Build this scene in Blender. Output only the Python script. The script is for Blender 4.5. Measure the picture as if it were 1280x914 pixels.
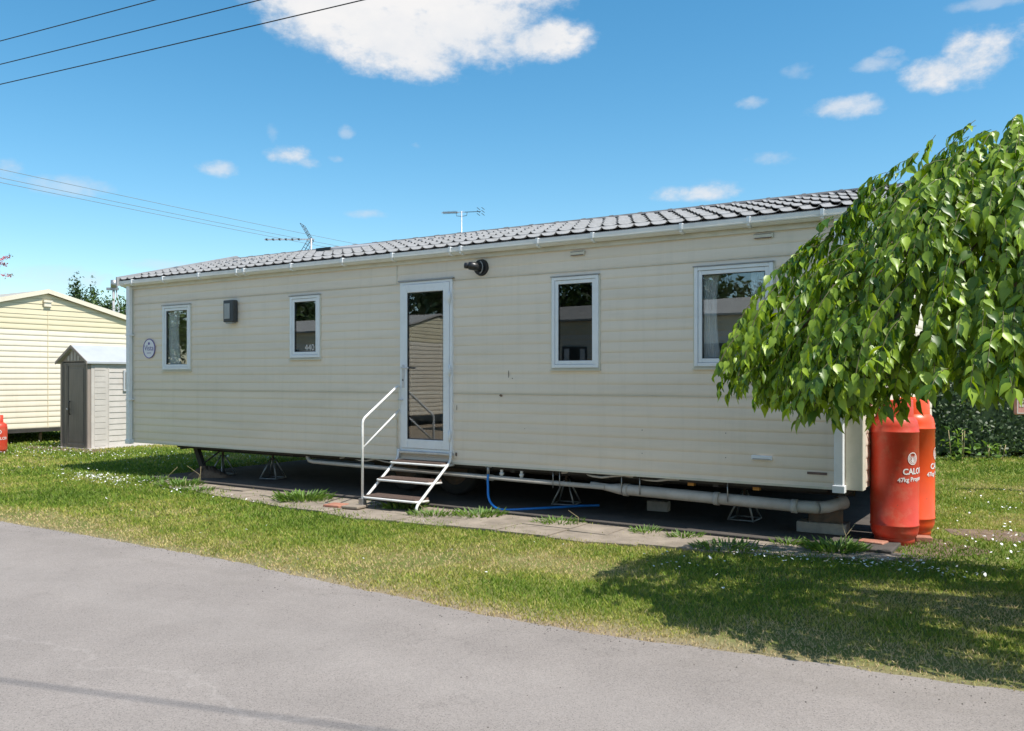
import bpy, bmesh, math, random
import numpy as np
from mathutils import Vector, Matrix
R = math.radians
random.seed(7)
RNG = np.random.default_rng(11)
for o in list(bpy.data.objects): bpy.data.objects.remove(o)
scene = bpy.context.scene
COL = scene.collection

# ------------------------------------------------------------------ camera
cam_d = bpy.data.cameras.new('camera'); cam = bpy.data.objects.new('camera', cam_d); COL.objects.link(cam)
cam.location = (0, 0, 1.47); cam.rotation_euler = (R(90), 0, 0)
cam_d.sensor_width = 36.0; cam_d.lens = 1089.0 / 1280.0 * 36.0; cam_d.shift_y = 15.0 / 1280.0
cam_d.clip_end = 3000; cam_d.clip_start = 0.05
scene.camera = cam
scene.render.resolution_x = 1024; scene.render.resolution_y = 731
scene.view_settings.view_transform = 'Standard'; scene.view_settings.look = 'None'
scene.view_settings.exposure = 0.62; scene.view_settings.gamma = 1.0
try: scene.view_settings.use_curve_mapping = False
except Exception: pass

# the caravan's own axes: s runs along the long wall to the right, t runs away from the road
E_ = Vector((0.83824, -0.54530, 0)); B_ = Vector((0.54530, 0.83824, 0)); C_ = Vector((3.0122, 7.5063, 0))
ROT = math.atan2(E_.y, E_.x)
def W(s, t, z=0): return C_ + E_ * s + B_ * t + Vector((0, 0, z))

# ------------------------------------------------------------------ sun and sky
SUN_EL, SUN_AZ_OFF = R(59), R(0.6)
hd = (E_ * math.cos(SUN_AZ_OFF) - B_ * math.sin(SUN_AZ_OFF)).normalized()
sun_dir = Vector((hd.x * math.cos(SUN_EL), hd.y * math.cos(SUN_EL), math.sin(SUN_EL)))
sl = bpy.data.lights.new('sun', 'SUN'); sl.energy = 4.2; sl.angle = R(0.53); sl.color = (1.0, 0.955, 0.88)
so = bpy.data.objects.new('sun', sl); COL.objects.link(so)
so.rotation_euler = sun_dir.to_track_quat('Z', 'Y').to_euler(); so.location = sun_dir * 60

world = bpy.data.worlds.new('World'); scene.world = world; world.use_nodes = True
wt = world.node_tree; wt.nodes.clear()
def wn(t, **k):
    n = wt.nodes.new(t)
    for a, b in k.items(): setattr(n, a, b)
    return n
def wmath(op, a, b=None, c=None, clamp=False):
    n = wn('ShaderNodeMath', operation=op); n.use_clamp = clamp
    for i, v in enumerate((a, b, c)):
        if v is None: continue
        if isinstance(v, (int, float)): n.inputs[i].default_value = v
        else: wt.links.new(v, n.inputs[i])
    return n.outputs[0]
def build_sky():
    sky = wn('ShaderNodeTexSky', sky_type='NISHITA'); sky.sun_disc = False
    sky.sun_elevation = SUN_EL; sky.sun_rotation = math.atan2(sun_dir.x, sun_dir.y)
    sky.air_density = 1.0; sky.dust_density = 0.35; sky.ozone_density = 1.4; sky.altitude = 20
    hs = wn('ShaderNodeHueSaturation'); hs.inputs['Saturation'].default_value = 1.34; hs.inputs['Hue'].default_value = 0.486; hs.inputs['Value'].default_value = 0.76
    wt.links.new(sky.outputs[0], hs.inputs['Color'])
    bg = wn('ShaderNodeBackground'); bg.inputs[1].default_value = 0.15
    wt.links.new(hs.outputs[0], bg.inputs[0])
    tc = wn('ShaderNodeTexCoord'); sp = wn('ShaderNodeSeparateXYZ'); wt.links.new(tc.outputs['Generated'], sp.inputs[0])
    az = wmath('ARCTAN2', sp.outputs[0], sp.outputs[1]); el = wmath('ARCSINE', sp.outputs[2])
    def noise(scale, detail, rough, off=0.0):
        mp = wn('ShaderNodeMapping'); mp.inputs['Location'].default_value = (off, off * .7, off * .3); mp.inputs['Scale'].default_value = (1, 1, 1.6)
        wt.links.new(tc.outputs['Generated'], mp.inputs[0])
        nz = wn('ShaderNodeTexNoise'); nz.inputs['Scale'].default_value = scale; nz.inputs['Detail'].default_value = detail; nz.inputs['Roughness'].default_value = rough
        wt.links.new(mp.outputs[0], nz.inputs['Vector']); return nz.outputs[0]
    n1 = noise(9, 9, .6); n2 = noise(26, 7, .6, 3.1); n3 = noise(60, 6, .65, 7.7)
    nn = wmath('ADD', wmath('MULTIPLY', wmath('SUBTRACT', n1, .5), 1.5), wmath('MULTIPLY', wmath('SUBTRACT', n2, .5), 1.2))
    nn = wmath('ADD', nn, wmath('MULTIPLY', wmath('SUBTRACT', n3, .5), 0.7))
    # clouds: azimuth, elevation (deg), half widths (deg), strength
    def ang(px, py):
        x, y = (px - 640) / 1089, (472 - py) / 1089
        return math.atan(x), math.atan(y / math.hypot(1, x))
    clouds = [(425, -6, 128, 64, 1.0), (462, 34, 126, 52, 1.0), (520, 66, 104, 38, 1.0), (590, 36, 124, 54, 1.0), (672, 50, 76, 30, 1.0), (560, -20, 200, 50, 1.0),
              (1175, 92, 62, 22, .95), (1225, 72, 60, 38, 1.0), (1290, 62, 40, 34, .9), (1052, 135, 56, 17, .78), (1030, 142, 30, 9, .6), (873, 241, 72, 12, .85), (900, 236, 36, 16, .8), (362, 196, 38, 15, .85), (382, 204, 30, 10, .8), (276, 211, 32, 11, .66),
              (465, 268, 34, 7, .5), (943, 128, 28, 9, .5), (965, 198, 44, 11, .42), (1000, 90, 30, 12, .36), (1100, 80, 42, 11, .5), (1112, 66, 22, 9, .5), (125, 350, 42, 12, .6), (85, 232, 70, 14, .46),
              (10, 210, 30, 16, .45), (520, 183, 11, 6, .5), (433, 165, 12, 9, .4), (418, 199, 16, 6, .45), (341, 165, 10, 14, .3), (200, 332, 60, 8, .35), (60, 348, 90, 16, .3), (1240, 2, 70, 9, .4),
              (-260, 150, 160, 60, .9), (1600, 220, 200, 60, .9), (-900, 60, 200, 60, .9)]
    acc = None
    for (px, py, rx, ry, st) in clouds:
        a0, e0 = ang(px, py)
        ra, re = rx / 1089 * math.cos(a0) ** 2 + 1e-4, ry / 1089
        dx = wmath('DIVIDE', wmath('SUBTRACT', az, a0), ra); dy = wmath('DIVIDE', wmath('SUBTRACT', el, e0), re)
        d2 = wmath('ADD', wmath('MULTIPLY', dx, dx), wmath('MULTIPLY', dy, dy))
        v = wmath('SUBTRACT', 1.0, d2); v = wmath('MAXIMUM', v, -1.5)
        v = wmath('ADD', wmath('MULTIPLY', v, 1.0 if (rx > 70 and py < 80) else .70), nn if rx > 50 else wmath('ADD', wmath('MULTIPLY', nn, 1.35), -.05))
        dn = wn('ShaderNodeMapRange'); dn.interpolation_type = 'SMOOTHSTEP'
        big = rx > 50
        dn.inputs['From Min'].default_value = 0.0; dn.inputs['From Max'].default_value = .85 if big else 1.0
        dn.inputs['To Max'].default_value = st; wt.links.new(v, dn.inputs['Value'])
        acc = dn.outputs[0] if acc is None else wmath('MAXIMUM', acc, dn.outputs[0])
    # unseen broken cloud added behind the viewer to brighten the shaded wall
    bk = wn('ShaderNodeMapRange'); bk.interpolation_type = 'SMOOTHSTEP'; bk.inputs['From Min'].default_value = .05; bk.inputs['From Max'].default_value = .45
    wt.links.new(wmath('MULTIPLY', sp.outputs[1], -1.0), bk.inputs['Value'])
    bn = wn('ShaderNodeMapRange'); bn.interpolation_type = 'SMOOTHSTEP'; bn.inputs['From Min'].default_value = .46; bn.inputs['From Max'].default_value = .62
    wt.links.new(noise(2.6, 8, .55, 4.2), bn.inputs['Value'])
    acc = wmath('MAXIMUM', acc, wmath('MULTIPLY', bk.outputs[0], bn.outputs[0]))
    cr = wn('ShaderNodeMix', data_type='RGBA')
    cr.inputs['A'].default_value = (.66, .74, .84, 1); cr.inputs['B'].default_value = (.97, .96, .96, 1)
    sh = wn('ShaderNodeMapRange'); sh.inputs['From Min'].default_value = .36; sh.inputs['From Max'].default_value = .60
    wt.links.new(n1, sh.inputs['Value']); 
    f = wmath('MULTIPLY', acc, wmath('ADD', .55, wmath('MULTIPLY', sh.outputs[0], .45)))
    wt.links.new(f, cr.inputs['Factor'])
    bc = wn('ShaderNodeBackground'); bc.inputs[1].default_value = 0.62
    wt.links.new(cr.outputs['Result'], bc.inputs[0])
    mx = wn('ShaderNodeMixShader'); wt.links.new(acc, mx.inputs[0]); wt.links.new(bg.outputs[0], mx.inputs[1]); wt.links.new(bc.outputs[0], mx.inputs[2])
    out = wn('ShaderNodeOutputWorld'); wt.links.new(mx.outputs[0], out.inputs[0])
build_sky()

# ------------------------------------------------------------------ materials
def new_mat(name):
    m = bpy.data.materials.new(name); m.use_nodes = True
    nt = m.node_tree; nt.nodes.clear()
    out = nt.nodes.new('ShaderNodeOutputMaterial'); b = nt.nodes.new('ShaderNodeBsdfPrincipled')
    nt.links.new(b.outputs[0], out.inputs[0]); return m, nt, b, out
def mat(name, col, rough=.5, var=.10, scale=3.0, bump=0.0, bscale=40.0, metal=0.0, spec=.5, col2=None, dirt=None, dscale=1.3, damt=.5, stretch=(1, 1, 1)):
    m, nt, b, out = new_mat(name)
    tc = nt.nodes.new('ShaderNodeTexCoord'); mp = nt.nodes.new('ShaderNodeMapping'); mp.inputs['Scale'].default_value = stretch
    nt.links.new(tc.outputs['Object'], mp.inputs[0])
    nz = nt.nodes.new('ShaderNodeTexNoise'); nz.inputs['Scale'].default_value = scale; nz.inputs['Detail'].default_value = 8; nz.inputs['Roughness'].default_value = .6
    nt.links.new(mp.outputs[0], nz.inputs['Vector'])
    mx = nt.nodes.new('ShaderNodeMix'); mx.data_type = 'RGBA'
    c2 = col2 or tuple(max(0, c * (1 - var * 2)) for c in col)
    mx.inputs['A'].default_value = (*c2, 1); mx.inputs['B'].default_value = (*[min(1, c * (1 + var * .5)) for c in col], 1)
    mr = nt.nodes.new('ShaderNodeMapRange'); mr.inputs['From Min'].default_value = .3; mr.inputs['From Max'].default_value = .65
    nt.links.new(nz.outputs[0], mr.inputs['Value']); nt.links.new(mr.outputs[0], mx.inputs['Factor'])
    colo = mx.outputs['Result']
    if dirt:
        dz = nt.nodes.new('ShaderNodeTexNoise'); dz.inputs['Scale'].default_value = dscale; dz.inputs['Detail'].default_value = 10; dz.inputs['Roughness'].default_value = .7
        nt.links.new(mp.outputs[0], dz.inputs['Vector'])
        dr = nt.nodes.new('ShaderNodeMapRange'); dr.inputs['From Min'].default_value = .5; dr.inputs['From Max'].default_value = .75; dr.inputs['To Max'].default_value = damt
        nt.links.new(dz.outputs[0], dr.inputs['Value'])
        m2 = nt.nodes.new('ShaderNodeMix'); m2.data_type = 'RGBA'; m2.inputs['B'].default_value = (*dirt, 1)
        nt.links.new(dr.outputs[0], m2.inputs['Factor']); nt.links.new(colo, m2.inputs['A']); colo = m2.outputs['Result']
    nt.links.new(colo, b.inputs['Base Color'])
    b.inputs['Roughness'].default_value = rough; b.inputs['Metallic'].default_value = metal; b.inputs['Specular IOR Level'].default_value = spec
    if bump:
        bz = nt.nodes.new('ShaderNodeTexNoise'); bz.inputs['Scale'].default_value = bscale; bz.inputs['Detail'].default_value = 6
        nt.links.new(mp.outputs[0], bz.inputs['Vector'])
        bp = nt.nodes.new('ShaderNodeBump'); bp.inputs['Strength'].default_value = bump; bp.inputs['Distance'].default_value = .01
        nt.links.new(bz.outputs[0], bp.inputs['Height']); nt.links.new(bp.outputs[0], b.inputs['Normal'])
    return m
M = {}
M['siding'] = mat('cream_siding', (.80, .70, .58), .38, .04, 1.2, .06, 2.2, dirt=(.44, .39, .30), dscale=2.2, damt=.30, stretch=(.25, 1, 2.5))
def add_streaks(m, amt=.35, col=(.42, .39, .30, 1)):
    nt = m.node_tree; b = [n for n in nt.nodes if n.type == 'BSDF_PRINCIPLED'][0]; src = b.inputs['Base Color'].links[0].from_socket
    tc = nt.nodes.new('ShaderNodeTexCoord'); mp = nt.nodes.new('ShaderNodeMapping'); mp.inputs['Scale'].default_value = (9, 9, .55); nt.links.new(tc.outputs['Object'], mp.inputs[0])
    nz = nt.nodes.new('ShaderNodeTexNoise'); nz.inputs['Scale'].default_value = 1.0; nz.inputs['Detail'].default_value = 7; nz.inputs['Roughness'].default_value = .7; nt.links.new(mp.outputs[0], nz.inputs['Vector'])
    mr = nt.nodes.new('ShaderNodeMapRange'); mr.inputs['From Min'].default_value = .50; mr.inputs['From Max'].default_value = .78; mr.inputs['To Max'].default_value = amt; nt.links.new(nz.outputs[0], mr.inputs['Value'])
    mx = nt.nodes.new('ShaderNodeMix'); mx.data_type = 'RGBA'; mx.inputs['B'].default_value = col
    nt.links.new(mr.outputs[0], mx.inputs['Factor']); nt.links.new(src, mx.inputs['A']); nt.links.new(mx.outputs['Result'], b.inputs['Base Color'])
add_streaks(M['siding'], .20, (.46, .42, .33, 1))
M['siding_trim'] = mat('cream_trim', (.66, .62, .51), .45, .06, 3, dirt=(.35, .36, .25), dscale=5, damt=.4)
M['upvc'] = mat('white_upvc', (.80, .82, .84), .3, .03, 4, dirt=(.5, .5, .45), dscale=6, damt=.25)
M['gutter'] = mat('gutter_plastic', (.78, .78, .76), .35, .04, 5, dirt=(.42, .42, .38), dscale=4, damt=.4)
M['tile'] = mat('grey_roof_tile', (.28, .28, .28), .75, .10, 14, .5, 180, dirt=(.16, .155, .13), dscale=3, damt=.6)
M['ridge'] = mat('dark_ridge_tile', (.13, .13, .135), .7, .15, 14, .4, 120)
M['lead'] = mat('grey_flashing', (.33, .33, .34), .5, .1, 6)
M['black'] = mat('black_plastic', (.02, .02, .022), .35, .1, 8)
M['dark_grey'] = mat('anthracite_plastic', (.05, .055, .06), .45, .1, 8)
M['lens'] = mat('frosted_lens', (.35, .36, .36), .25, .05, 8)
M['metal'] = mat('galvanised_metal', (.42, .43, .44), .4, .12, 12, metal=.7, dirt=(.2, .13, .08), dscale=8, damt=.4)
M['rusty'] = mat('rusty_steel', (.16, .12, .09), .8, .25, 9, .3, 60, dirt=(.22, .09, .04), dscale=9, damt=.7)
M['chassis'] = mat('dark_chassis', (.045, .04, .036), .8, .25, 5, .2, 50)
M['under'] = mat('underfloor_board', (.06, .055, .05), .9, .2, 4)
M['rail'] = mat('white_handrail', (.78, .78, .76), .25, .05, 8, dirt=(.4, .35, .28), dscale=14, damt=.4)
M['tread'] = mat('brown_tread', (.17, .115, .09), .75, .2, 18, .4, 150, stretch=(1, 6, 1))
M['pvc'] = mat('grey_pvc_pipe', (.50, .47, .43), .45, .08, 5, dirt=(.25, .2, .15), dscale=7, damt=.5)
M['hose'] = mat('blue_hose', (.01, .20, .62), .35, .05, 8)
M['red'] = mat('red_cylinder_paint', (.62, .055, .025), .42, .10, 3, .12, 24, dirt=(.52, .17, .10), dscale=7, damt=.75)
M['red2'] = mat('orange_red_cylinder_paint', (.80, .085, .015), .36, .07, 3, .05, 30, dirt=(.62, .14, .07), dscale=4, damt=.5)
M['white_ink'] = mat('white_lettering', (.74, .70, .68), .55, .10, 60)
M['brass'] = mat('brass', (.45, .33, .12), .35, .1, 8, metal=.8)
M['rubber'] = mat('black_rubber', (.03, .03, .03), .7, .1, 8)
M['concrete'] = mat('concrete_slab', (.29, .24, .19), .92, .15, 5, .5, 60, dirt=(.12, .10, .07), dscale=3, damt=.8)
M['base'] = mat('shade_dark_concrete', (.085, .072, .062), .92, .2, 3, .5, 60, dirt=(.035, .03, .025), dscale=1.5, damt=.8)  # shade under the caravan is put into this dark concrete colour
M['block'] = mat('concrete_block', (.38, .35, .31), .9, .12, 12, .5, 60)
M['brick'] = mat('clay_brick', (.40, .17, .11), .9, .15, 12, .5, 60, dirt=(.3, .26, .2), dscale=9, damt=.5)
M['soil'] = mat('soil', (.17, .115, .075), .95, .25, 9, .9, 60, dirt=(.22, .17, .12), dscale=20, damt=.7)
M['gravel'] = mat('gravel_soil', (.10, .085, .075), .95, .3, 40, .9, 120, dirt=(.36, .33, .3), dscale=60, damt=.8)
M['nb_cream'] = mat('neighbour_cream', (.74, .67, .54), .5, .03, 2, dirt=(.6, .53, .4), dscale=3, damt=.25, stretch=(1, 1, 2))
add_streaks(M['nb_cream'], .25, (.52, .46, .34, 1))
M['nb_yellow'] = mat('neighbour_yellow', (.68, .60, .41), .5, .03, 2)
M['nb_roof'] = mat('neighbour_roof', (.40, .38, .34), .7, .08, 3)
M['shed_wall'] = mat('shed_beige_plastic', (.53, .49, .45), .6, .05, 4, dirt=(.40, .35, .3), dscale=5, damt=.4)
M['shed_door'] = mat('shed_brown_plastic', (.17, .155, .14), .5, .12, 5, .2, 30, stretch=(3, 3, .4))
M['shed_trim'] = mat('shed_taupe_plastic', (.30, .25, .215), .6, .08, 5, stretch=(3, 3, .4))
M['shed_roof'] = mat('shed_grey_roof', (.42, .44, .46), .5, .06, 3)
M['bark'] = mat('bark', (.17, .12, .085), .85, .25, 8, .8, 40, stretch=(1, 1, .3))
M['twig'] = mat('twig', (.16, .15, .06), .7, .2, 20)
M['pole'] = mat('pole_timber', (.20, .15, .11), .85, .2, 6, .4, 30, stretch=(3, 3, .3))
M['wire'] = mat('black_wire', (.015, .015, .018), .6, .1, 4)
M['wire_far'] = mat('blue_grey_wire', (.22, .27, .31), .6, .1, 4)  # paler and bluer than the near wires
M['sign'] = mat('red_sandstone_sign', (.50, .24, .20), .8, .12, 10, .3, 50)
M['plaque'] = mat('white_plaque', (.78, .78, .82), .3, .03, 6)
M['violet'] = mat('violet_ink', (.16, .13, .36), .4, .05, 8)
M['curtain'] = mat('pale_curtain', (.74, .74, .72), .9, .06, 6)
M['inside'] = mat('interior_panel', (.42, .38, .32), .8, .1, 2)
M['alu'] = mat('aluminium', (.62, .63, .65), .35, .08, 14, metal=.5)
M['badge'] = mat('brown_badge', (.14, .09, .08), .4, .1, 10)
M['daisy_w'] = mat('daisy_petals', (.82, .82, .80), .7, .03, 10)
M['blossom'] = mat('red_blossom', (.50, .02, .04), .6, .3, 10, col2=(.30, .02, .03))
M['orange'] = mat('orange_fitting', (.55, .25, .04), .5, .1, 10)
def add_chips(m):
    nt = m.node_tree; b = [n for n in nt.nodes if n.type == 'BSDF_PRINCIPLED'][0]; src = b.inputs['Base Color'].links[0].from_socket
    tc = nt.nodes.new('ShaderNodeTexCoord'); nz = nt.nodes.new('ShaderNodeTexNoise'); nz.inputs['Scale'].default_value = 26; nz.inputs['Detail'].default_value = 5; nz.inputs['Roughness'].default_value = .65; nt.links.new(tc.outputs['Object'], nz.inputs['Vector'])
    mr = nt.nodes.new('ShaderNodeMapRange'); mr.inputs['From Min'].default_value = .665; mr.inputs['From Max'].default_value = .70; mr.inputs['To Max'].default_value = .8; nt.links.new(nz.outputs[0], mr.inputs['Value'])
    mx = nt.nodes.new('ShaderNodeMix'); mx.data_type = 'RGBA'; mx.inputs['B'].default_value = (.20, .055, .03, 1); nt.links.new(mr.outputs[0], mx.inputs['Factor']); nt.links.new(src, mx.inputs['A']); nt.links.new(mx.outputs['Result'], b.inputs['Base Color'])
add_chips(M['red']); add_chips(M['red2'])
M['straw'] = mat('straw', (.42, .34, .18), .8, .1, 10)

def leaf_mat(name, cA, cB, transl, rough=.42, scale=6):
    m, nt, b, out = new_mat(name)
    at = nt.nodes.new('ShaderNodeAttribute'); at.attribute_name = 'rnd'
    mx = nt.nodes.new('ShaderNodeMix'); mx.data_type = 'RGBA'; mx.inputs['A'].default_value = (*cA, 1); mx.inputs['B'].default_value = (*cB, 1)
    nt.links.new(at.outputs['Fac'], mx.inputs['Factor'])
    nt.links.new(mx.outputs['Result'], b.inputs['Base Color']); b.inputs['Roughness'].default_value = rough; b.inputs['Specular IOR Level'].default_value = .5
    tr = nt.nodes.new('ShaderNodeBsdfTranslucent'); hs = nt.nodes.new('ShaderNodeHueSaturation'); hs.inputs['Value'].default_value = transl; hs.inputs['Hue'].default_value = .485; hs.inputs['Saturation'].default_value = 1.1
    nt.links.new(mx.outputs['Result'], hs.inputs['Color']); nt.links.new(hs.outputs[0], tr.inputs[0])
    ms = nt.nodes.new('ShaderNodeMixShader'); ms.inputs[0].default_value = .30
    nt.links.new(b.outputs[0], ms.inputs[1]); nt.links.new(tr.outputs[0], ms.inputs[2]); nt.links.new(ms.outputs[0], out.inputs[0])
    return m
M['leaf'] = leaf_mat('fresh_leaf', (.050, .125, .012), (.37, .52, .045), 1.6, .40)
M['leaf_far'] = leaf_mat('tree_leaf', (.04, .085, .018), (.12, .19, .035), 1.4, .6)
M['leaf_dark'] = leaf_mat('hedge_leaf', (.022, .05, .012), (.06, .11, .022), 1.2, .5)
M['weed'] = leaf_mat('weed_leaf', (.07, .15, .025), (.18, .30, .05), 1.6, .5)
M['grass'] = None
def grass_mat():
    m, nt, b, out = new_mat('grass_blade')
    at = nt.nodes.new('ShaderNodeAttribute'); at.attribute_name = 'rnd'
    cr = nt.nodes.new('ShaderNodeValToRGB'); el = cr.color_ramp.elements
    el[0].position = 0; el[0].color = (.10, .175, .020, 1); el[1].position = 1; el[1].color = (.56, .43, .24, 1)
    for p, c in ((.30, (.20, .30, .035, 1)), (.55, (.34, .36, .060, 1)), (.75, (.50, .43, .15, 1))):
        e = el.new(p); e.color = c
    nt.links.new(at.outputs['Fac'], cr.inputs[0]); nt.links.new(cr.outputs[0], b.inputs['Base Color']); b.inputs['Roughness'].default_value = .6
    b.inputs['Specular IOR Level'].default_value = .25
    tr = nt.nodes.new('ShaderNodeBsdfTranslucent'); nt.links.new(cr.outputs[0], tr.inputs[0])
    ms = nt.nodes.new('ShaderNodeMixShader'); ms.inputs[0].default_value = .35
    nt.links.new(b.outputs[0], ms.inputs[1]); nt.links.new(tr.outputs[0], ms.inputs[2]); nt.links.new(ms.outputs[0], out.inputs[0])
    return m
M['grass'] = grass_mat()
def glass_mat(name, refl, tint):
    m = bpy.data.materials.new(name); m.use_nodes = True; nt = m.node_tree; nt.nodes.clear()
    out = nt.nodes.new('ShaderNodeOutputMaterial'); g = nt.nodes.new('ShaderNodeBsdfGlossy'); g.inputs['Roughness'].default_value = 0.0; g.inputs[0].default_value = (.92, .95, 1, 1)
    t = nt.nodes.new('ShaderNodeBsdfTransparent'); t.inputs[0].default_value = (*tint, 1)
    lw = nt.nodes.new('ShaderNodeLayerWeight'); lw.inputs['Blend'].default_value = .5; fr = nt.nodes.new('ShaderNodeMath'); fr.operation = 'POWER'; fr.inputs[1].default_value = 4.0; nt.links.new(lw.outputs['Facing'], fr.inputs[0])
    ad = nt.nodes.new('ShaderNodeMath'); ad.operation = 'ADD'; ad.use_clamp = True; ad.inputs[1].default_value = refl
    tcn = nt.nodes.new('ShaderNodeTexCoord'); nz = nt.nodes.new('ShaderNodeTexNoise'); nz.inputs['Scale'].default_value = 1.8; nz.inputs['Detail'].default_value = 1
    nt.links.new(tcn.outputs['Object'], nz.inputs['Vector'])
    bp = nt.nodes.new('ShaderNodeBump'); bp.inputs['Strength'].default_value = .05; bp.inputs['Distance'].default_value = .01
    nt.links.new(nz.outputs[0], bp.inputs['Height']); nt.links.new(bp.outputs[0], g.inputs['Normal'])
    nt.links.new(fr.outputs[0], ad.inputs[0]); ms = nt.nodes.new('ShaderNodeMixShader'); nt.links.new(ad.outputs[0], ms.inputs[0])
    nt.links.new(t.outputs[0], ms.inputs[1]); nt.links.new(g.outputs[0], ms.inputs[2]); nt.links.new(ms.outputs[0], out.inputs[0]); return m
M['glass'] = glass_mat('window_glass', .12, (.94, .955, .96))
M['glass_dull'] = glass_mat('obscured_glass', .08, (.55, .57, .57))

# ------------------------------------------------------------------ mesh helpers
class MB:
    def __init__(s): s.v = []; s.f = []; s.sm = []
    def add(s, vs, fs, smooth=False):
        o = len(s.v); s.v += [tuple(v) for v in vs]; s.f += [tuple(i + o for i in f) for f in fs]; s.sm += [smooth] * len(fs); return s
    def box(s, x0, y0, z0, x1, y1, z1, mtx=None):
        vs = [Vector((x, y, z)) for z in (z0, z1) for y in (y0, y1) for x in (x0, x1)]
        if mtx is not None: vs = [mtx @ v for v in vs]
        return s.add(vs, [(0, 2, 3, 1), (4, 5, 7, 6), (0, 1, 5, 4), (2, 6, 7, 3), (0, 4, 6, 2), (1, 3, 7, 5)])
    def tube(s, pts, r, n=8, caps=True):
        pts = [Vector(p) for p in pts]; rs = r if isinstance(r, (list, tuple)) else [r] * len(pts)
        vs = []; fs = []; up = None
        for i, p in enumerate(pts):
            d = (pts[min(i + 1, len(pts) - 1)] - pts[max(i - 1, 0)])
            if d.length < 1e-9: d = Vector((0, 0, 1))
            d.normalize()
            if up is None: up = d.orthogonal().normalized()
            else:
                up = up - d * up.dot(d)
                up = up.normalized() if up.length > 1e-6 else d.orthogonal().normalized()
            b = d.cross(up)
            for k in range(n):
                a = 2 * math.pi * k / n; vs.append(p + (up * math.cos(a) + b * math.sin(a)) * rs[i])
        for i in range(len(pts) - 1):
            for k in range(n):
                a, b2 = i * n + k, i * n + (k + 1) % n; fs.append((a, b2, b2 + n, a + n))
        s.add(vs, fs, True)
        if caps:
            o = len(s.v) - len(vs); s.f.append(tuple(o + k for k in range(n))[::-1]); s.f.append(tuple(o + (len(pts) - 1) * n + k for k in range(n))); s.sm += [False, False]
        return s
    def lathe(s, prof, n=32, c=(0, 0), sm=True):
        vs = []; fs = []
        for (r, z) in prof:
            for k in range(n):
                a = 2 * math.pi * k / n; vs.append((c[0] + r * math.cos(a), c[1] + r * math.sin(a), z))
        for i in range(len(prof) - 1):
            for k in range(n):
                a, b = i * n + k, i * n + (k + 1) % n; fs.append((a, b, b + n, a + n))
        return s.add(vs, fs, sm)
    def prism(s, poly, y0, y1):     # poly in (x,z), extruded along y
        n = len(poly); vs = [(x, y0, z) for x, z in poly] + [(x, y1, z) for x, z in poly]
        return s.add(vs, [tuple(range(n)), tuple(range(2 * n - 1, n - 1, -1))] + [(i, i + n, (i + 1) % n + n, (i + 1) % n) for i in range(n)])
    def prismx(s, poly, x0, x1):    # poly in (y,z), extruded along x
        n = len(poly); vs = [(x0, y, z) for y, z in poly] + [(x1, y, z) for y, z in poly]
        return s.add(vs, [tuple(range(n - 1, -1, -1)), tuple(range(n, 2 * n))] + [(i, (i + 1) % n, (i + 1) % n + n, i + n) for i in range(n)])
    def ring(s, x0, z0, x1, z1, wd, y0, y1, wt=None, wb=None):   # rectangular frame facing -y
        wt = wt or wd; wb = wb or wd
        s.box(x0, y0, z0, x0 + wd, y1, z1); s.box(x1 - wd, y0, z0, x1, y1, z1)
        s.box(x0 + wd, y0 + .001, z1 - wt, x1 - wd, y1, z1 - .0005); s.box(x0 + wd, y0 + .001, z0 + .0005, x1 - wd, y1, z0 + wb); return s
    def build(s, name, m, parent=None, bevel=0.0):
        me = bpy.data.meshes.new(name); me.from_pydata(s.v, [], s.f); me.update()
        bm = bmesh.new(); bm.from_mesh(me); bmesh.ops.recalc_face_normals(bm, faces=bm.faces); bm.to_mesh(me); bm.free()
        me.polygons.foreach_set('use_smooth', s.sm)
        me.materials.append(m); o = bpy.data.objects.new(name, me); COL.objects.link(o)
        if parent: o.parent = parent
        if bevel:
            bv = o.modifiers.new('bevel', 'BEVEL'); bv.width = bevel; bv.segments = 2; bv.limit_method = 'ANGLE'; bv.angle_limit = R(50)
        return o
def tag(o, label=None, cat=None, group=None, kind=None):
    for k, v in (('label', label), ('category', cat), ('group', group), ('kind', kind)):
        if v: o[k] = v
    return o
def empty(name, loc, rz, label, cat, group=None):
    o = bpy.data.objects.new(name, None); COL.objects.link(o); o.location = loc; o.rotation_euler = (0, 0, rz); o.empty_display_size = .2
    return tag(o, label, cat, group)
def bare(name, loc=(0, 0, 0), parent=None):
    o = bpy.data.objects.new(name, None); COL.objects.link(o); o.location = loc; o.parent = parent; return o
def np_mesh(name, V, F, m, parent=None, rnd=None, smooth=False):
    me = bpy.data.meshes.new(name); V = np.asarray(V, dtype=np.float32); F = np.asarray(F, dtype=np.int32)
    k = F.shape[1]; me.vertices.add(len(V)); me.vertices.foreach_set('co', V.ravel())
    me.loops.add(F.size); me.loops.foreach_set('vertex_index', F.ravel())
    me.polygons.add(len(F)); me.polygons.foreach_set('loop_start', np.arange(len(F), dtype=np.int32) * k); me.polygons.foreach_set('loop_total', np.full(len(F), k, dtype=np.int32))
    if smooth: me.polygons.foreach_set('use_smooth', np.ones(len(F), dtype=bool))
    me.update(calc_edges=True)
    if rnd is not None:
        a = me.attributes.new('rnd', 'FLOAT', 'POINT'); a.data.foreach_set('value', np.asarray(rnd, dtype=np.float32))
    me.materials.append(m); o = bpy.data.objects.new(name, me); COL.objects.link(o)
    if parent: o.parent = parent
    return o
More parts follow.
